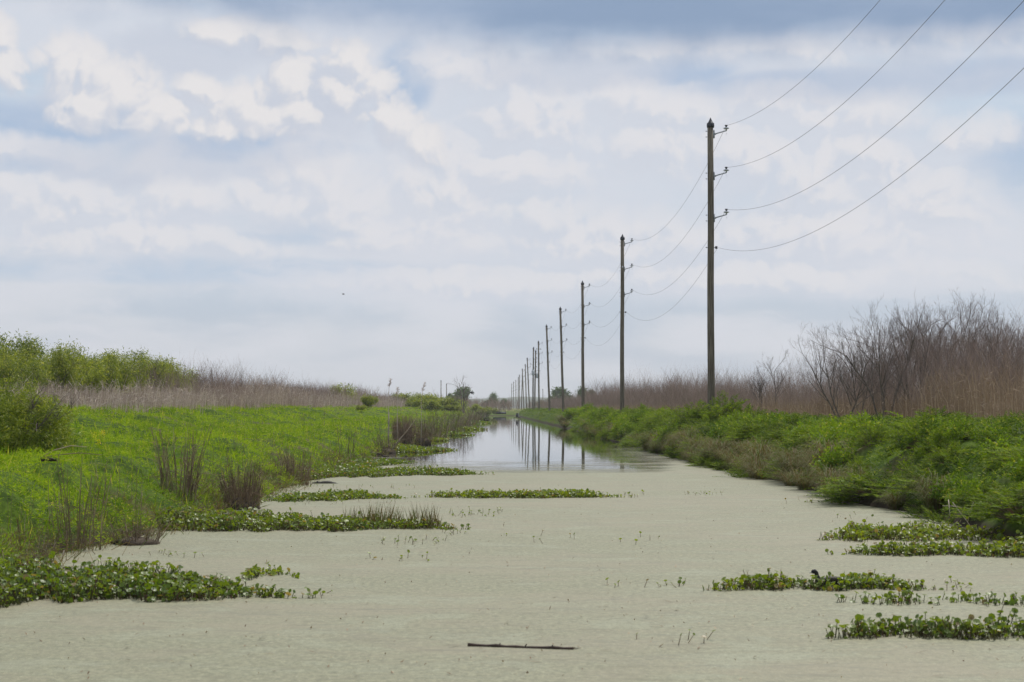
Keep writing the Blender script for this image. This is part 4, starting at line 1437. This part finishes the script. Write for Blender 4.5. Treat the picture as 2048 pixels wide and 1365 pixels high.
def build_pads():
    A = 'floating_hyacinth'
    T = [
        ('big near mat of hyacinth leaves at the left edge of the view', [(-30, 1214), (300, 1207), (500, 1196), (628, 1197)], [(-30, 1122), (200, 1128), (400, 1148), (500, 1165), (628, 1188)], (0.24, 0.10), 230, None),
        ('small thin strip of leaves just behind the tip of the big near left mat', [(485, 1160), (560, 1150), (605, 1158)], [(485, 1136), (520, 1132), (605, 1146)], (0.10, 0.06), 130, None),
        ('long hyacinth mat with grass blades on it, second from the front on the left', [(310, 1063), (600, 1063), (800, 1059), (945, 1060)], [(310, 1030), (400, 1024), (600, 1030), (780, 1038), (945, 1050)], (0.25, 0.12), 190, (690, 880, 0.36)),
        ('short hyacinth strip left of the narrow mid canal one', [(515, 1006), (620, 1004), (700, 999), (812, 999)], [(515, 994), (640, 984), (700, 981), (812, 991)], (0.14, 0.10), 150, None),
        ('narrow hyacinth strip lying alone in the middle of the canal', [(815, 996), (1000, 997), (1270, 996)], [(815, 991), (880, 984), (1140, 984), (1270, 991)], (0.15, 0.10), 170, None),
        ('long hyacinth tongue at the near end of the open water', [(590, 958), (700, 956), (850, 952), (990, 950)], [(590, 928), (650, 922), (760, 936), (870, 937), (990, 946)], (0.24, 0.12), 120, None),
        ('hyacinth strip just behind the long tongue, against the left bank', [(630, 938), (720, 938), (830, 926)], [(630, 912), (700, 918), (830, 920)], (0.2, 0.1), 110, None),
        ('hyacinth patch at the foot of the brown reed clump on the left shore', [(775, 907), (840, 905), (912, 901)], [(775, 890), (840, 894), (912, 898)], (0.2, 0.1), 90, None),
        ('thin floating plant strip beyond the brown reed clump', [(845, 884), (905, 881)], [(845, 876), (905, 879)], (0.2, 0.12), 60, None),
        ('yellowish floating plants along the left shore in the middle distance', [(870, 872), (945, 871)], [(870, 862), (945, 868)], (0.25, 0.12), 45, None),
        ('far floating strip at the left shore below the bare tree', [(915, 861), (975, 860)], [(915, 855), (975, 858)], (0.25, 0.15), 35, None),
        ('farthest floating strip at the left shore where a dark waterbird sits', [(930, 849), (990, 847)], [(930, 843), (990, 845.5)], (0.3, 0.2), 25, None),
        ('upper hyacinth bed reaching out from the right bank', [(1622, 1082), (1800, 1084), (2010, 1086)], [(1622, 1072), (1700, 1054), (1850, 1052), (2010, 1062)], (0.16, 0.14), 170, None),
        ('lower hyacinth bed reaching out from the right bank', [(1655, 1111), (1800, 1114), (2080, 1118)], [(1655, 1104), (1710, 1092), (1850, 1090), (2080, 1082)], (0.14, 0.16), 190, None),
        ('loose hyacinth strip with a black waterbird in it', [(1395, 1183), (1600, 1181), (1890, 1183)], [(1395, 1166), (1450, 1158), (1540, 1150), (1720, 1152), (1890, 1170)], (0.16, 0.10), 250, None),
        ('sparse flat hyacinth strip between the bird strip and the nearest right one', [(1635, 1204), (1800, 1213), (2080, 1216)], [(1635, 1193), (1800, 1190), (2080, 1183)], (0.10, 0.12), 105, None),
        ('nearest hyacinth strip at the lower right corner', [(1620, 1278), (1780, 1279), (2080, 1283)], [(1620, 1262), (1700, 1244), (1900, 1240), (2080, 1238)], (0.17, 0.2), 330, None),
    ]
    for i, (lab, near, top, h, dens, gr) in enumerate(T):
        d0 = CAM_H * F / (near[0][1] - 816)
        far = np.interp(d0, [20, 60, 220], [1, 1.35, 4.0])
        pad_patch(A, lab, near, top, (h[0] * 0.72, h[1] * 0.75), dens, r=(0.014 * far, 0.031 * far), seed=i, grass=gr, ragged=0.30 if i in (1, 15) else 0.24 if i == 14 else 0.18 if i == 16 else 0.14 if i in (0, 2, 5) else 0.24)
    # small loose sprigs and dead bits on the film
    g = G()
    lf = G()
    r = np.random.default_rng(5)
    spots = [(760, 890, 1078, 1092, 34), (1310, 1370, 1168, 1176, 12), (1200, 1290, 1170, 1176, 7), (900, 1010, 1022, 1036, 40), (1370, 1450, 986, 992, 34), (1240, 1290, 988, 996, 16), (570, 830, 972, 980, 40), (560, 800, 1005, 1012, 22), (1660, 1760, 1030, 1040, 10),
             (300, 420, 1104, 1116, 14), (740, 860, 1116, 1124, 14), (880, 940, 1064, 1072, 14), (1560, 1700, 1002, 1012, 18), (1890, 1940, 1165, 1185, 16), (620, 660, 1185, 1200, 8), (1270, 1460, 1278, 1296, 9), (960, 1320, 1070, 1090, 18), (830, 980, 921, 924, 12), (960, 1000, 919, 923, 26)]
    pts = []
    for xa, xb, ya, yb, n in spots:
        pts.append(np.stack([r.uniform(xa, xb, n), r.uniform(ya, yb, n)], 1))
    n = 1100
    yy = 1365 - (1365 - 948) * r.random(n) ** 0.75
    xx = r.uniform(0, 2048, n)
    loose = np.stack([xx, yy], 1)
    for k, arr in enumerate([np.concatenate(pts), loose]):
        for px, py in arr:
            q = on_water(px, py, 0.006)
            if q.x < float(XL(q.y)) + 0.1 or q.x > float(XR(q.y)) - 0.1:
                continue
            if k == 0 and q.y < 50 and r.random() < 0.7:
                hgt = r.uniform(0.02, 0.09)
                tip = np.array([q.x + r.normal() * 0.02, q.y + r.normal() * 0.02, hgt])
                g.tubes([tuple(q)], [tip], 0.004, 0.0025, 3)
                nn = unit(np.array([[r.normal() * 0.6, r.normal() * 0.6, 1.0]]))
                lf.discs(tip[None], nn, np.array([r.uniform(0.012, 0.026)]), 6, 0.2)
            else:
                a = r.uniform(0, 6.28)
                L = r.uniform(0.01, 0.05) if r.random() < 0.85 else r.uniform(0.06, 0.16)
                dv = np.array([[math.cos(a) * L, math.sin(a) * L, 0.003 + 0.02 * r.random()]])
                g.leaves(np.array([[q.x, q.y, 0.010]]), dv, np.array([[-math.sin(a), math.cos(a), 0]]) * r.uniform(0.003, 0.009))
                if r.random() < 0.015:
                    g.leaves(np.array([[q.x, q.y, 0.006]]), np.array([[0.01, 0, r.uniform(0.03, 0.1)]]), np.array([[0.004, 0, 0]]))
    tag(g.build('floating_litter', MAT['stalk']), 'small dead bits of plants scattered over the duckweed', kind='stuff')
    tag(lf.build('loose_leaves', MAT['pad']), 'small loose leaves dotted over the duckweed', kind='stuff')


# ------------------------------------------------------------------ dead stalks on the shore
def stalk_clump(name, label, px, py, hgt, n, spread, rad=0.006, lean=0.25, seed=0, mat='stalk', base_dark=False, twigs=0, cat='dead plant', loc=None, group=None, flop=0.1):
    r = np.random.default_rng(3000 + seed)
    q = loc or on_ground(px, py)
    root = empty(name, q, label=label, cat=cat, group=group)
    far = float(np.interp(q.y, [25, 60, 150, 300], [1, 1.15, 1.8, 3.2]))
    K = 5
    t = np.linspace(0, 1, K)
    a = r.uniform(0, 6.283, n)
    rr_ = spread * np.sqrt(r.random(n))
    B = np.stack([rr_ * np.cos(a), rr_ * np.sin(a) * 0.8, np.full(n, -0.05)], 1)
    h = hgt * r.uniform(0.45, 1.05, n)
    ld = np.stack([np.cos(a), np.sin(a), 0 * a], 1) * (lean * r.uniform(0.1, 1.0, n))[:, None]
    P = B[:, None] + np.array([0, 0, 1.0]) * (h[:, None] * t[None])[..., None] + ld[:, None] * (h[:, None] * t[None] ** 1.4)[..., None]
    P += r.normal(size=P.shape) * (0.012 * hgt) * t[None, :, None]
    bend = r.random(n) < flop
    P[bend, -1, 2] -= h[bend] * 0.35
    P[bend, -1, :2] += r.normal(size=(bend.sum(), 2)) * hgt * 0.18
    g = G()
    for k in range(K - 1):
        g.tubes(P[:, k], P[:, k + 1], rad * far * (1 - 0.15 * k), rad * far * (1 - 0.15 * (k + 1)), 3)
    if twigs:
        i = r.integers(0, n, twigs)
        tt = r.uniform(0.35, 0.98, twigs) * (K - 1)
        k = tt.astype(int)
        Q = P[i, k] + (P[i, k + 1] - P[i, k]) * (tt - k)[:, None]
        dd = unit(r.normal(size=(twigs, 3)) + np.array([0, 0, 0.8])) * (hgt * r.uniform(0.08, 0.26, twigs))[:, None]
        g.tubes(Q, Q + dd, rad * 0.5 * far, rad * 0.25 * far, 3)
    tag(g.build('stems', MAT[mat], root), kind='stuff')
    # loose fallen blades and a dark root crown at the foot
    m = max(24, n // 2)
    f = G()
    a = r.uniform(0, 6.283, m)
    B = np.stack([np.cos(a), np.sin(a), 0 * a], 1) * (spread * r.uniform(0, 1.0, m))[:, None] + np.array([0, 0, 0.02])
    dv = np.stack([np.cos(a), np.sin(a), r.uniform(-0.1, 0.9, m)], 1) * (hgt * r.uniform(0.12, 0.35, m))[:, None]
    f.leaves(B, dv, unit(np.cross(dv, r.normal(size=(m, 3)))) * 0.006 * far)
    tag(f.build('dead_leaves', MAT['bankgrass'], root), kind='stuff')
    if base_dark:
        c = G()
        prof = [(spread * 1.05, -0.1), (spread * 1.0, 0.03), (spread * 0.85, hgt * 0.13), (spread * 0.5, hgt * 0.2), (0.0, hgt * 0.22)]
        c.lathe(prof, 16)
        o = c.build('root_crown', MAT['mud'], root)
        for v in o.data.vertices:
            v.co *= 1 + 0.25 * (r.random() - 0.5)
    return root


def build_stalks():
    S_ = stalk_clump
    S_('dead_stalk_clump', 'tall thin grey stalks behind the big near hyacinth mat', 150, 1100, 1.2, 30, 0.34, 0.0075, 0.22, 1, twigs=50)
    S_('dead_stalk_clump', 'short broken stalks at the left end of the big near mat', 60, 1112, 0.55, 26, 0.45, 0.005, 0.5, 2)
    S_('dry_root_clump', 'brown dry root clump at the left end of the long grassy hyacinth mat', 272, 1090, 0.42, 70, 0.30, 0.006, 0.7, 3, base_dark=True, flop=0.4)
    S_('dead_stalk_clump', 'fan of tall grey stalks standing alone in the green left slope', 358, 1003, 1.35, 60, 0.32, 0.0085, 0.28, 4, twigs=120)
    S_('brown_grass_clump', 'brown grass clump with a black hollow foot at the water on the left', 484, 1020, 0.95, 210, 0.30, 0.006, 0.35, 5, base_dark=True, twigs=60, flop=0.25)
    S_('dead_stalk_clump', 'thin stalks just left of the brown clump with the black foot', 430, 1000, 0.8, 16, 0.3, 0.005, 0.2, 6, twigs=20)
    S_('twiggy_bush', 'twiggy brown bush with bent legs standing in the duckweed', 590, 968, 0.9, 90, 0.34, 0.008, 0.45, 7, twigs=150, cat='bush')
    S_('twiggy_bush', 'low tangled dry bush left of the twiggy one with bent legs', 545, 955, 0.6, 50, 0.45, 0.007, 0.4, 8, twigs=110, cat='bush')
    S_('dead_stalk_clump', 'stubby dark stumps poking out of the duckweed on the left', 652, 972, 0.16, 12, 0.22, 0.014, 0.2, 9, loc=on_water(606, 972), mat='stalk', flop=0)
    S_('dead_stalk_clump', 'dark upright stalks behind the hyacinth strip on the left shore', 692, 918, 1.15, 16, 0.3, 0.009, 0.14, 10, flop=0)
    S_('brown_reed_clump', 'tall red brown reed clump on the left shore', 806, 893, 1.55, 330, 0.46, 0.0095, 0.22, 11, mat='reedtan', base_dark=True, flop=0.2, cat='reeds')
    S_('twiggy_bush', 'olive brown twiggy bush right of the red brown reed clump', 846, 889, 1.3, 90, 0.4, 0.008, 0.3, 12, twigs=260, cat='bush', base_dark=True)
    S_('dry_root_clump', 'dark brown root tangle at the foot of the white stake', 772, 907, 0.8, 60, 0.4, 0.01, 0.6, 13, twigs=50, base_dark=True)
    r = np.random.default_rng(8)
    for k, px in enumerate([790, 872, 884, 896, 905, 912, 921, 930, 938, 946, 954]):
        Y = [100, 112, 122, 136, 150, 165, 185, 205, 230, 262, 300][k]
        x = float(XL(Y)) - 0.25
        S_('shore_brush', 'red brown leafless brush in the row along the far left shore', 0, 0, r.uniform(0.9, 1.4) * (1 + Y / 500), 62, 0.85 + Y / 220, 0.005, 0.55, 20 + k, twigs=230, loc=Vector((x, Y, float(zg(x, Y)))), cat='bush', group='leafless brush along the far left shore', flop=0, mat='brush' if k % 2 else 'bankgrass')
    for k, (px, py, n, h, sp) in enumerate([(20, 1085, 10, 0.7, 0.4), (230, 1060, 8, 0.9, 0.4), (290, 960, 5, 0.8, 0.4), (250, 1010, 7, 0.9, 0.35), (540, 900, 10, 0.8, 0.6), (470, 915, 8, 0.9, 0.6), (640, 905, 12, 0.7, 0.6), (740, 880, 12, 1.1, 0.8), (420, 940, 10, 0.7, 0.5), (620, 860, 9, 1.0, 0.8), (700, 868, 9, 1.0, 0.8), (505, 985, 9, 0.7, 0.35)]):
        S_('thin_stalks', 'sparse thin dead stalks scattered in the green left slope', px, py, h, n, sp, 0.004, 0.15, 50 + k, twigs=n * 2, group='sparse dead stalks in the left slope', flop=0.05)
    for k, (px, pt, Y, lab) in enumerate([(776, 757, 84, 'tall thin reed stem leaning right above the white stake'), (794, 775, 86, 'tall seed head stem standing in the red brown reed clump'), (842, 764, 92, 'tall bent pale stem right of the red brown reed clump')]):
        x = px_x(px, Y)
        zb = float(zg(x, Y))
        q = at(px, pt, Y)
        root = empty('tall_stem', (x, Y, zb), label=lab, cat='dead plant')
        h = q.z - zb
        bend = [0.12, 0.03, 0.2][k]
        g = G()
        g.path([(0, 0, -0.1), (0.02, 0, h * 0.4), (0.01, 0, h * 0.7), (bend * 0.5, 0, h * 0.9), (bend, 0, h)], [0.016, 0.014, 0.011, 0.009, 0.005], 6)
        g.build('stem', MAT['reed'], root)
        e = G()
        m = 60
        P = np.array([[bend * 0.6, 0, h * 0.9]]) + (rng.random((m, 1)) - 0.3) * np.array([[bend * 0.5, 0, h * 0.12]])
        e.leaves(P, unit(rdir(m, 0.5)) * 0.12, rdir(m) * 0.012)
        e.build('seed_head', MAT['reed'], root)
    # white stake and the dead sapling leaning over the water
    q = on_ground(776, 905)
    root = empty('bleached_stake', q, label='white bleached stake standing at the left water line', cat='stake')
    G().path([(0, 0, -0.2), (0.02, 0, 0.6), (0.04, 0, 1.2), (0.03, 0, 1.62)], [0.03, 0.026, 0.02, 0.014], 8).build('trunk', MAT['palewood'], root, smooth=True)
    G().path([(0.04, 0, 1.1), (-0.08, 0, 1.35), (-0.1, 0, 1.5)], [0.012, 0.008, 0.005], 5).build('branch', MAT['palewood'], root)
    root = empty('leaning_sapling', q + Vector((0.05, -0.3, 0)), label='dead sapling leaning right over the water from the white stake', cat='tree')
    g = G()
    g.path([(0, 0, -0.1), (0.35, 0, 0.42), (0.8, 0.1, 0.95), (1.1, 0.1, 1.4)], [0.035, 0.03, 0.022, 0.008], 8)
    g.build('trunk', MAT['stalk'], root)
    g = G()
    for (a, b2) in [((0.35, 0, 0.42), (0.85, -0.1, 0.55)), ((0.8, 0.1, 0.95), (1.3, 0.1, 1.05)), ((0.6, 0, 0.7), (0.7, 0, 1.2)), ((0, 0, 0.05), (-0.25, 0, 0.5)), ((0.95, 0.1, 1.15), (0.9, 0.1, 1.5))]:
        g.path([a, ((a[0] + b2[0]) / 2, a[1], (a[2] + b2[2]) / 2 + 0.05), b2], [0.014, 0.01, 0.005], 5)
    g.build('branches', MAT['stalk'], root)


# ------------------------------------------------------------------ single small things
def build_small():
    r = np.random.default_rng(77)
    # floating stick in the foreground
    a, b2 = on_water(936, 1291, 0.012), on_water(1146, 1298, 0.012)
    root = empty('floating_stick', a, label='straight dark brown stick floating on the duckweed in the foreground', cat='stick')
    dv = np.array(b2 - a)
    t = np.linspace(0, 1, 12)
    P = dv[None] * t[:, None] + r.normal(size=(12, 3)) * np.array([0, 0.003, 0.002])
    G().path(P, 0.0125 + 0.0025 * r.random(12), 9).build('stick', MAT['deadwood'], root, smooth=True)
    e = G()
    for k in range(5):
        e.path([dv * 0.985, dv * 0.985 + np.array([r.uniform(0.03, 0.08), r.normal() * 0.02, 0.004])], [0.004, 0.001], 5)
    for k in (0.3, 0.55, 0.8):
        e.path([dv * k + np.array([0, 0, 0.01]), dv * k + np.array([0.01, 0, 0.024])], [0.006, 0.003], 5)
    e.build('splinters', MAT['deadwood'], root)

    # fallen branch and tan stake on the left slope
    q = on_ground(95, 927)
    root = empty('fallen_branch', q, label='fallen dark branch arching over the grass below the big left bush', cat='branch')
    g = G()
    g.path([(-0.12, 0, 0.08), (0.1, 0, 0.2), (0.35, 0.05, 0.27), (0.6, 0.05, 0.25)], [0.013, 0.011, 0.008, 0.004], 7)
    g.path([(-0.1, 0, 0.08), (0.15, -0.05, 0.13), (0.5, -0.05, 0.16), (0.85, -0.05, 0.13)], [0.011, 0.009, 0.007, 0.004], 7)
    g.build('limbs', MAT['stalk'], root)
    G().path([(-0.12, 0, 0.05), (0.03, 0, 0.06), (0.14, 0, 0.05)], [0.025, 0.03, 0.02], 8).build('stump', MAT['deadwood'], root)
    q = on_ground(122, 1124)
    root = empty('tan_stake', q, label='short pale broken stake behind the big near hyacinth mat', cat='stake')
    G().path([(0, 0, -0.05), (0.035, 0, 0.13)], [0.009, 0.007], 7).build('stake', MAT['palewood'], root)

    # yellow flower spikes
    mf = leaf_mat('yellow_petal', (0.62, 0.50, 0.02), (0.75, 0.62, 0.03), None, trans=0.3, rough=0.6)
    for k, (px, py) in enumerate([(200, 874), (189, 886), (205, 892), (197, 904)]):
        Y = [44, 42, 42, 40][k]
        q = at(px, py, Y)
        zb = float(zg(q.x, Y))
        root = empty('yellow_wildflower', (q.x, Y, zb), label=['highest', 'left', 'right', 'lowest'][k] + ' of the four yellow flower spikes on the left slope', cat='flower', group='yellow flowers on the left slope')
        h = max(q.z - zb, 0.25)
        G().path([(0, 0, -0.05), (0.01, 0, h * 0.5), (0, 0, h)], 0.005, 5).build('stem', MAT['meadow'], root)
        m = 46
        P = np.stack([r.normal(size=m) * 0.025, r.normal(size=m) * 0.025, h - 0.03 + r.uniform(-0.06, 0.06, m)], 1)
        G().leaves(P, unit(r.normal(size=(m, 3))) * 0.035, unit(r.normal(size=(m, 3))) * 0.012).build('blossom', mf, root)

    # yellow grass blade and broken canes in the right weeds
    q = on_ground(1924, 1010)
    root = empty('cane_grass', q + Vector((0, -0.5, 0.05)), label='single cane grass with one yellow upright leaf in the right weeds', cat='grass')
    g = G()
    for tip, bend in (((-0.13, 0, 0.62), 0.02), ((-0.3, 0, 0.42), 0.16), ((0.22, 0, 0.35), 0.1)):
        n = 6
        t = np.linspace(0, 1, n)
        P = np.array(tip)[None] * t[:, None]
        P[:, 2] += np.sin(t * np.pi) * bend
        g.ribbons(P[None], np.array([[0.008, 0.014, 0.018, 0.016, 0.010, 0.002]]), np.array([[0.8, 0.6, 0.0]]))
    g.build('leaves', MAT['broad'], root)
    G().path([(0.02, 0, 0), (0.06, 0, 0.2), (0.05, 0, 0.42)], [0.009, 0.008, 0.006], 6).build('cane', MAT['palewood'], root)
    for k, (px, py, tx, ty) in enumerate([(1905, 1005, 1960, 1080), (1935, 1045, 1947, 1005), (1885, 1012, 1925, 1016), (1897, 1000, 1900, 1032)]):
        q = at(px, py, 27.2)
        u = at(tx, ty, 27.0)
        root = empty('broken_cane', q, label=['long pale broken cane slanting down to the water in the right weeds', 'short upright pale cane in the right weeds', 'pale cane lying level in the right weeds', 'little pale cane hanging in the right weeds'][k], cat='cane')
        G().path([(0, 0, 0), tuple((u - q) * 0.5 + Vector((0, 0, 0.01))), tuple(u - q)], 0.006, 6).build('cane', MAT['palewood'], root)

    # black waterbird in the right hyacinth strip
    mb = plain_mat('black_plumage', (0.008, 0.008, 0.010), (0.02, 0.02, 0.022), 30, 0.6, 0.3)
    mbk = plain_mat('brown_back', (0.035, 0.028, 0.022), (0.06, 0.05, 0.04), 25, 0.7, 0.2)
    mw = plain_mat('pale_bill', (0.55, 0.52, 0.46), (0.65, 0.62, 0.56), 20, 0.5, 0.4)

    def waterbird(loc, s, label, rz=0.0):
        root = empty('waterbird', loc, rz, label=label, cat='bird')
        g = G()
        pts = [(0.20, 0, 0.085), (0.15, 0, 0.07), (0.09, 0, 0.052), (0.02, 0, 0.045), (-0.05, 0, 0.048), (-0.095, 0, 0.075), (-0.105, 0, 0.115), (-0.112, 0, 0.145), (-0.130, 0, 0.160), (-0.150, 0, 0.155), (-0.163, 0, 0.150)]
        rad = [0.006, 0.022, 0.045, 0.056, 0.052, 0.036, 0.021, 0.021, 0.025, 0.020, 0.009]
        g.path(np.array(pts) * s, np.array(rad) * s, 12)
        g.build('body', mb, root, smooth=True)
        w = G()
        for sd in (-1, 1):
            w.path(np.array([(-0.05, sd * 0.036, 0.075), (0.03, sd * 0.042, 0.078), (0.11, sd * 0.03, 0.082), (0.19, sd * 0.008, 0.096)]) * s, np.array([0.016, 0.03, 0.022, 0.004]) * s, 8)
        w.build('wings', mbk, root, smooth=True)
        b_ = G()
        b_.lathe([(0.0, 0.03), (0.006, 0.012), (0.010, 0.0), (0.0, -0.002)], 8, at=(-0.160 * s, 0, 0.150 * s), M=np.array(Matrix.Rotation(R(-105), 3, 'Y')) * s)
        b_.build('bill', mw, root)
        return root

    q = on_water(1655, 1175)
    waterbird(q, 1.0, 'black waterbird with raised head swimming in the loose hyacinth strip')
    q = on_water(972.5, 843.5)
    waterbird(q, 2.4, 'tiny dark waterbird far down the canal on the farthest floating strip', 0.4)

    # the alligator lying in the duckweed, and a dark log at the shore
    q = on_water(650, 968)
    mg = plain_mat('alligator_hide', (0.028, 0.026, 0.02), (0.075, 0.07, 0.055), 40, 0.55, 0.4, bump=0.6)
    root = empty('alligator', q, label='small dark alligator lying half sunk in the duckweed on the left', cat='alligator')
    g = G()
    pts = np.array([(-0.31, 0, 0.012), (-0.26, 0, 0.014), (-0.20, 0, 0.018), (-0.17, 0, 0.024), (-0.12, 0, 0.012), (-0.02, 0, 0.02), (0.10, 0, 0.02), (0.2, 0, 0.008), (0.3, 0.02, -0.005), (0.42, 0.05, -0.02)])
    rad = np.array([0.012, 0.024, 0.028, 0.036, 0.034, 0.045, 0.045, 0.032, 0.018, 0.006])
    g.path(pts, rad, 12)
    o = g.build('body', mg, root, smooth=True)
    e = G()
    for sd in (-1, 1):
        e.lathe([(0.016, -0.015), (0.017, 0.0), (0.011, 0.014), (0, 0.018)], 8, at=(-0.185, sd * 0.018, 0.056))
        e.lathe([(0.010, -0.01), (0.008, 0.005), (0, 0.008)], 8, at=(-0.298, sd * 0.008, 0.026))
    e.build('eyes', mg, o)
    s_ = G()
    for k in range(13):
        x = -0.13 + k * 0.032
        for sd in (-1, 0, 1):
            zt = float(np.interp(x, pts[:, 0], pts[:, 2]) + np.interp(x, pts[:, 0], rad))
            s_.lathe([(0.012, -0.012), (0.006, 0.006), (0, 0.014)], 5, at=(x, sd * 0.018, zt - 0.002 - 0.006 * abs(sd)))
    s_.build('scutes', mg, o)
    q = on_ground(752, 914)
    root = empty('dark_log', q, label='dark log with a fork at the water line below the dark stalks', cat='log')
    g = G()
    g.path([(-0.35, 0, 0.14), (-0.1, 0, 0.1), (0.15, 0, 0.03), (0.5, 0, 0.0)], [0.05, 0.07, 0.06, 0.02], 9)
    g.path([(-0.05, 0, 0.12), (0.1, -0.02, 0.12), (0.25, -0.03, 0.06)], [0.03, 0.03, 0.015], 7)
    g.build('trunk', MAT['deadwood'], root, smooth=True)

    # dark box on a platform at the far right shore, and the culvert closing the canal
    Y = 296.0
    x = px_x(1034, Y)
    root = empty('gauge_box', (x, Y, 0), label='dark box with a grey side post on a low platform at the far right shore', cat='box')
    G().box((0, 0, 0.62), (0.34, 0.34, 0.52)).box((0, 0, 0.91), (0.4, 0.4, 0.04)).build('cabinet', MAT['dark'], root)
    G().box((0.27, 0, 0.55), (0.10, 0.14, 1.0)).build('post', MAT['steel'], root)
    g = G()
    g.box((0.1, 0, 0.28), (1.15, 0.7, 0.09))
    for sx in (-0.4, 0.6):
        for sy in (-0.28, 0.28):
            g.path([(sx, sy, -0.5), (sx, sy, 0.27)], 0.045, 8)
    g.build('platform', MAT['bark'], root)
    Y = 429.0
    x = px_x(999, Y)
    z = float(zg(x, Y))
    root = empty('culvert_gate', (x, Y, max(z, 0.3)), label='low dark culvert gate at the far end of the canal', cat='culvert')
    g = G()
    g.box((0, 0, 0.35), (3.0, 0.5, 0.5))
    g.box((-0.3, 0, 0.72), (1.0, 0.45, 0.22))
    g.build('headwall', MAT['dark'], root)
    G().box((0.85, -0.27, 0.42), (0.95, 0.05, 0.12)).build('pale_panel', MAT['porcelain'], root)
    g = G()
    for sx in (-1.4, -0.5, 0.5, 1.4):
        g.path([(sx, -0.1, 0.5), (sx, -0.1, 1.0)], 0.04, 6)
    g.path([(-1.4, -0.1, 0.95), (1.4, -0.1, 0.95)], 0.035, 6)
    g.build('railing', MAT['dark'], root)

    # black bird in the bare tree
    tree = [o for o in bpy.data.objects if o.get('label', '').startswith('slim leafless tree')][0]
    bpy.context.view_layer.update()
    cr = [c for c in tree.children if c.name.startswith('crown')][0]
    V = np.array([cr.matrix_world @ v.co for v in cr.data.vertices])
    want = np.array(at(951, 783.5, tree.location.y))
    dd = np.linalg.norm((V - want) * np.array([1, 0.3, 1]), axis=1)
    p = V[dd.argmin()]
    root = empty('black_bird', p, 0.3, label='black bird perched with half open wings in the bare tree on the far left bank', cat='bird')
    g = G()
    g.path(np.array([(0.36, 0, -0.06), (0.22, 0, 0.06), (0.08, 0, 0.16), (-0.06, 0, 0.22), (-0.16, 0, 0.28), (-0.21, 0, 0.35), (-0.27, 0, 0.36), (-0.36, 0, 0.33)]), [0.03, 0.06, 0.11, 0.12, 0.08, 0.055, 0.05, 0.01], 10)
    g.build('body', mb, root, smooth=True)
    for sd in (-1, 1):
        w = G()
        w.path([(-0.08, sd * 0.1, 0.26), (0.05, sd * 0.30, 0.36), (0.2, sd * 0.38, 0.24), (0.34, sd * 0.36, 0.06)], [0.05, 0.07, 0.09, 0.02], 7)
        w.build('wing', mb, root, smooth=True)
    g = G()
    for sd in (-0.05, 0.05):
        g.path([(0.02, sd, 0.12), (0.0, sd, -0.02)], 0.016, 5)
    g.build('legs', mb, root)

    # bird far off in the sky
    q = at(687, 589, 260)
    root = empty('flying_bird', q, 0.5, label='tiny dark bird flying in the open sky left of the poles', cat='bird')
    G().path([(0.2, 0, 0), (0.05, 0, 0.0), (-0.1, 0, 0.01), (-0.2, 0, 0.02), (-0.26, 0, 0.02)], [0.01, 0.045, 0.05, 0.03, 0.008], 8).build('body', mb, root, smooth=True)
    for sd in (-1, 1):
        g = G()
        P = np.array([[(-0.05, sd * 0.04, 0.03), (-0.03, sd * 0.2, 0.1), (0.05, sd * 0.42, 0.06)]])
        g.ribbons(P, np.array([[0.14, 0.12, 0.02]]), np.array([[1.0, 0, 0]]))
        g.ribbons(P + np.array([0, 0, 0.01]), np.array([[0.14, 0.12, 0.02]]), np.array([[1.0, 0, 0]]))
        g.build('wing', mb, root)


build_pads()
build_stalks()
build_small()


# ------------------------------------------------------------------ the air
def build_haze():
    m = bpy.data.materials.new('thin_haze')
    m.use_nodes = True
    b = NB(m.node_tree)
    b.n.clear()
    out = b.new('ShaderNodeOutputMaterial')
    v = b.new('ShaderNodeVolumePrincipled')
    v.inputs['Color'].default_value = (0.95, 0.975, 1.0, 1)
    v.inputs['Density'].default_value = 0.00017
    v.inputs['Anisotropy'].default_value = 0.3
    b.l.new(v.outputs[0], out.inputs['Volume'])
    g = G().box((0, 4200, 33), (11000, 9900, 71))
    tag(g.build('haze', m), 'pale haze in the air over the whole canal landscape', kind='stuff')


build_haze()
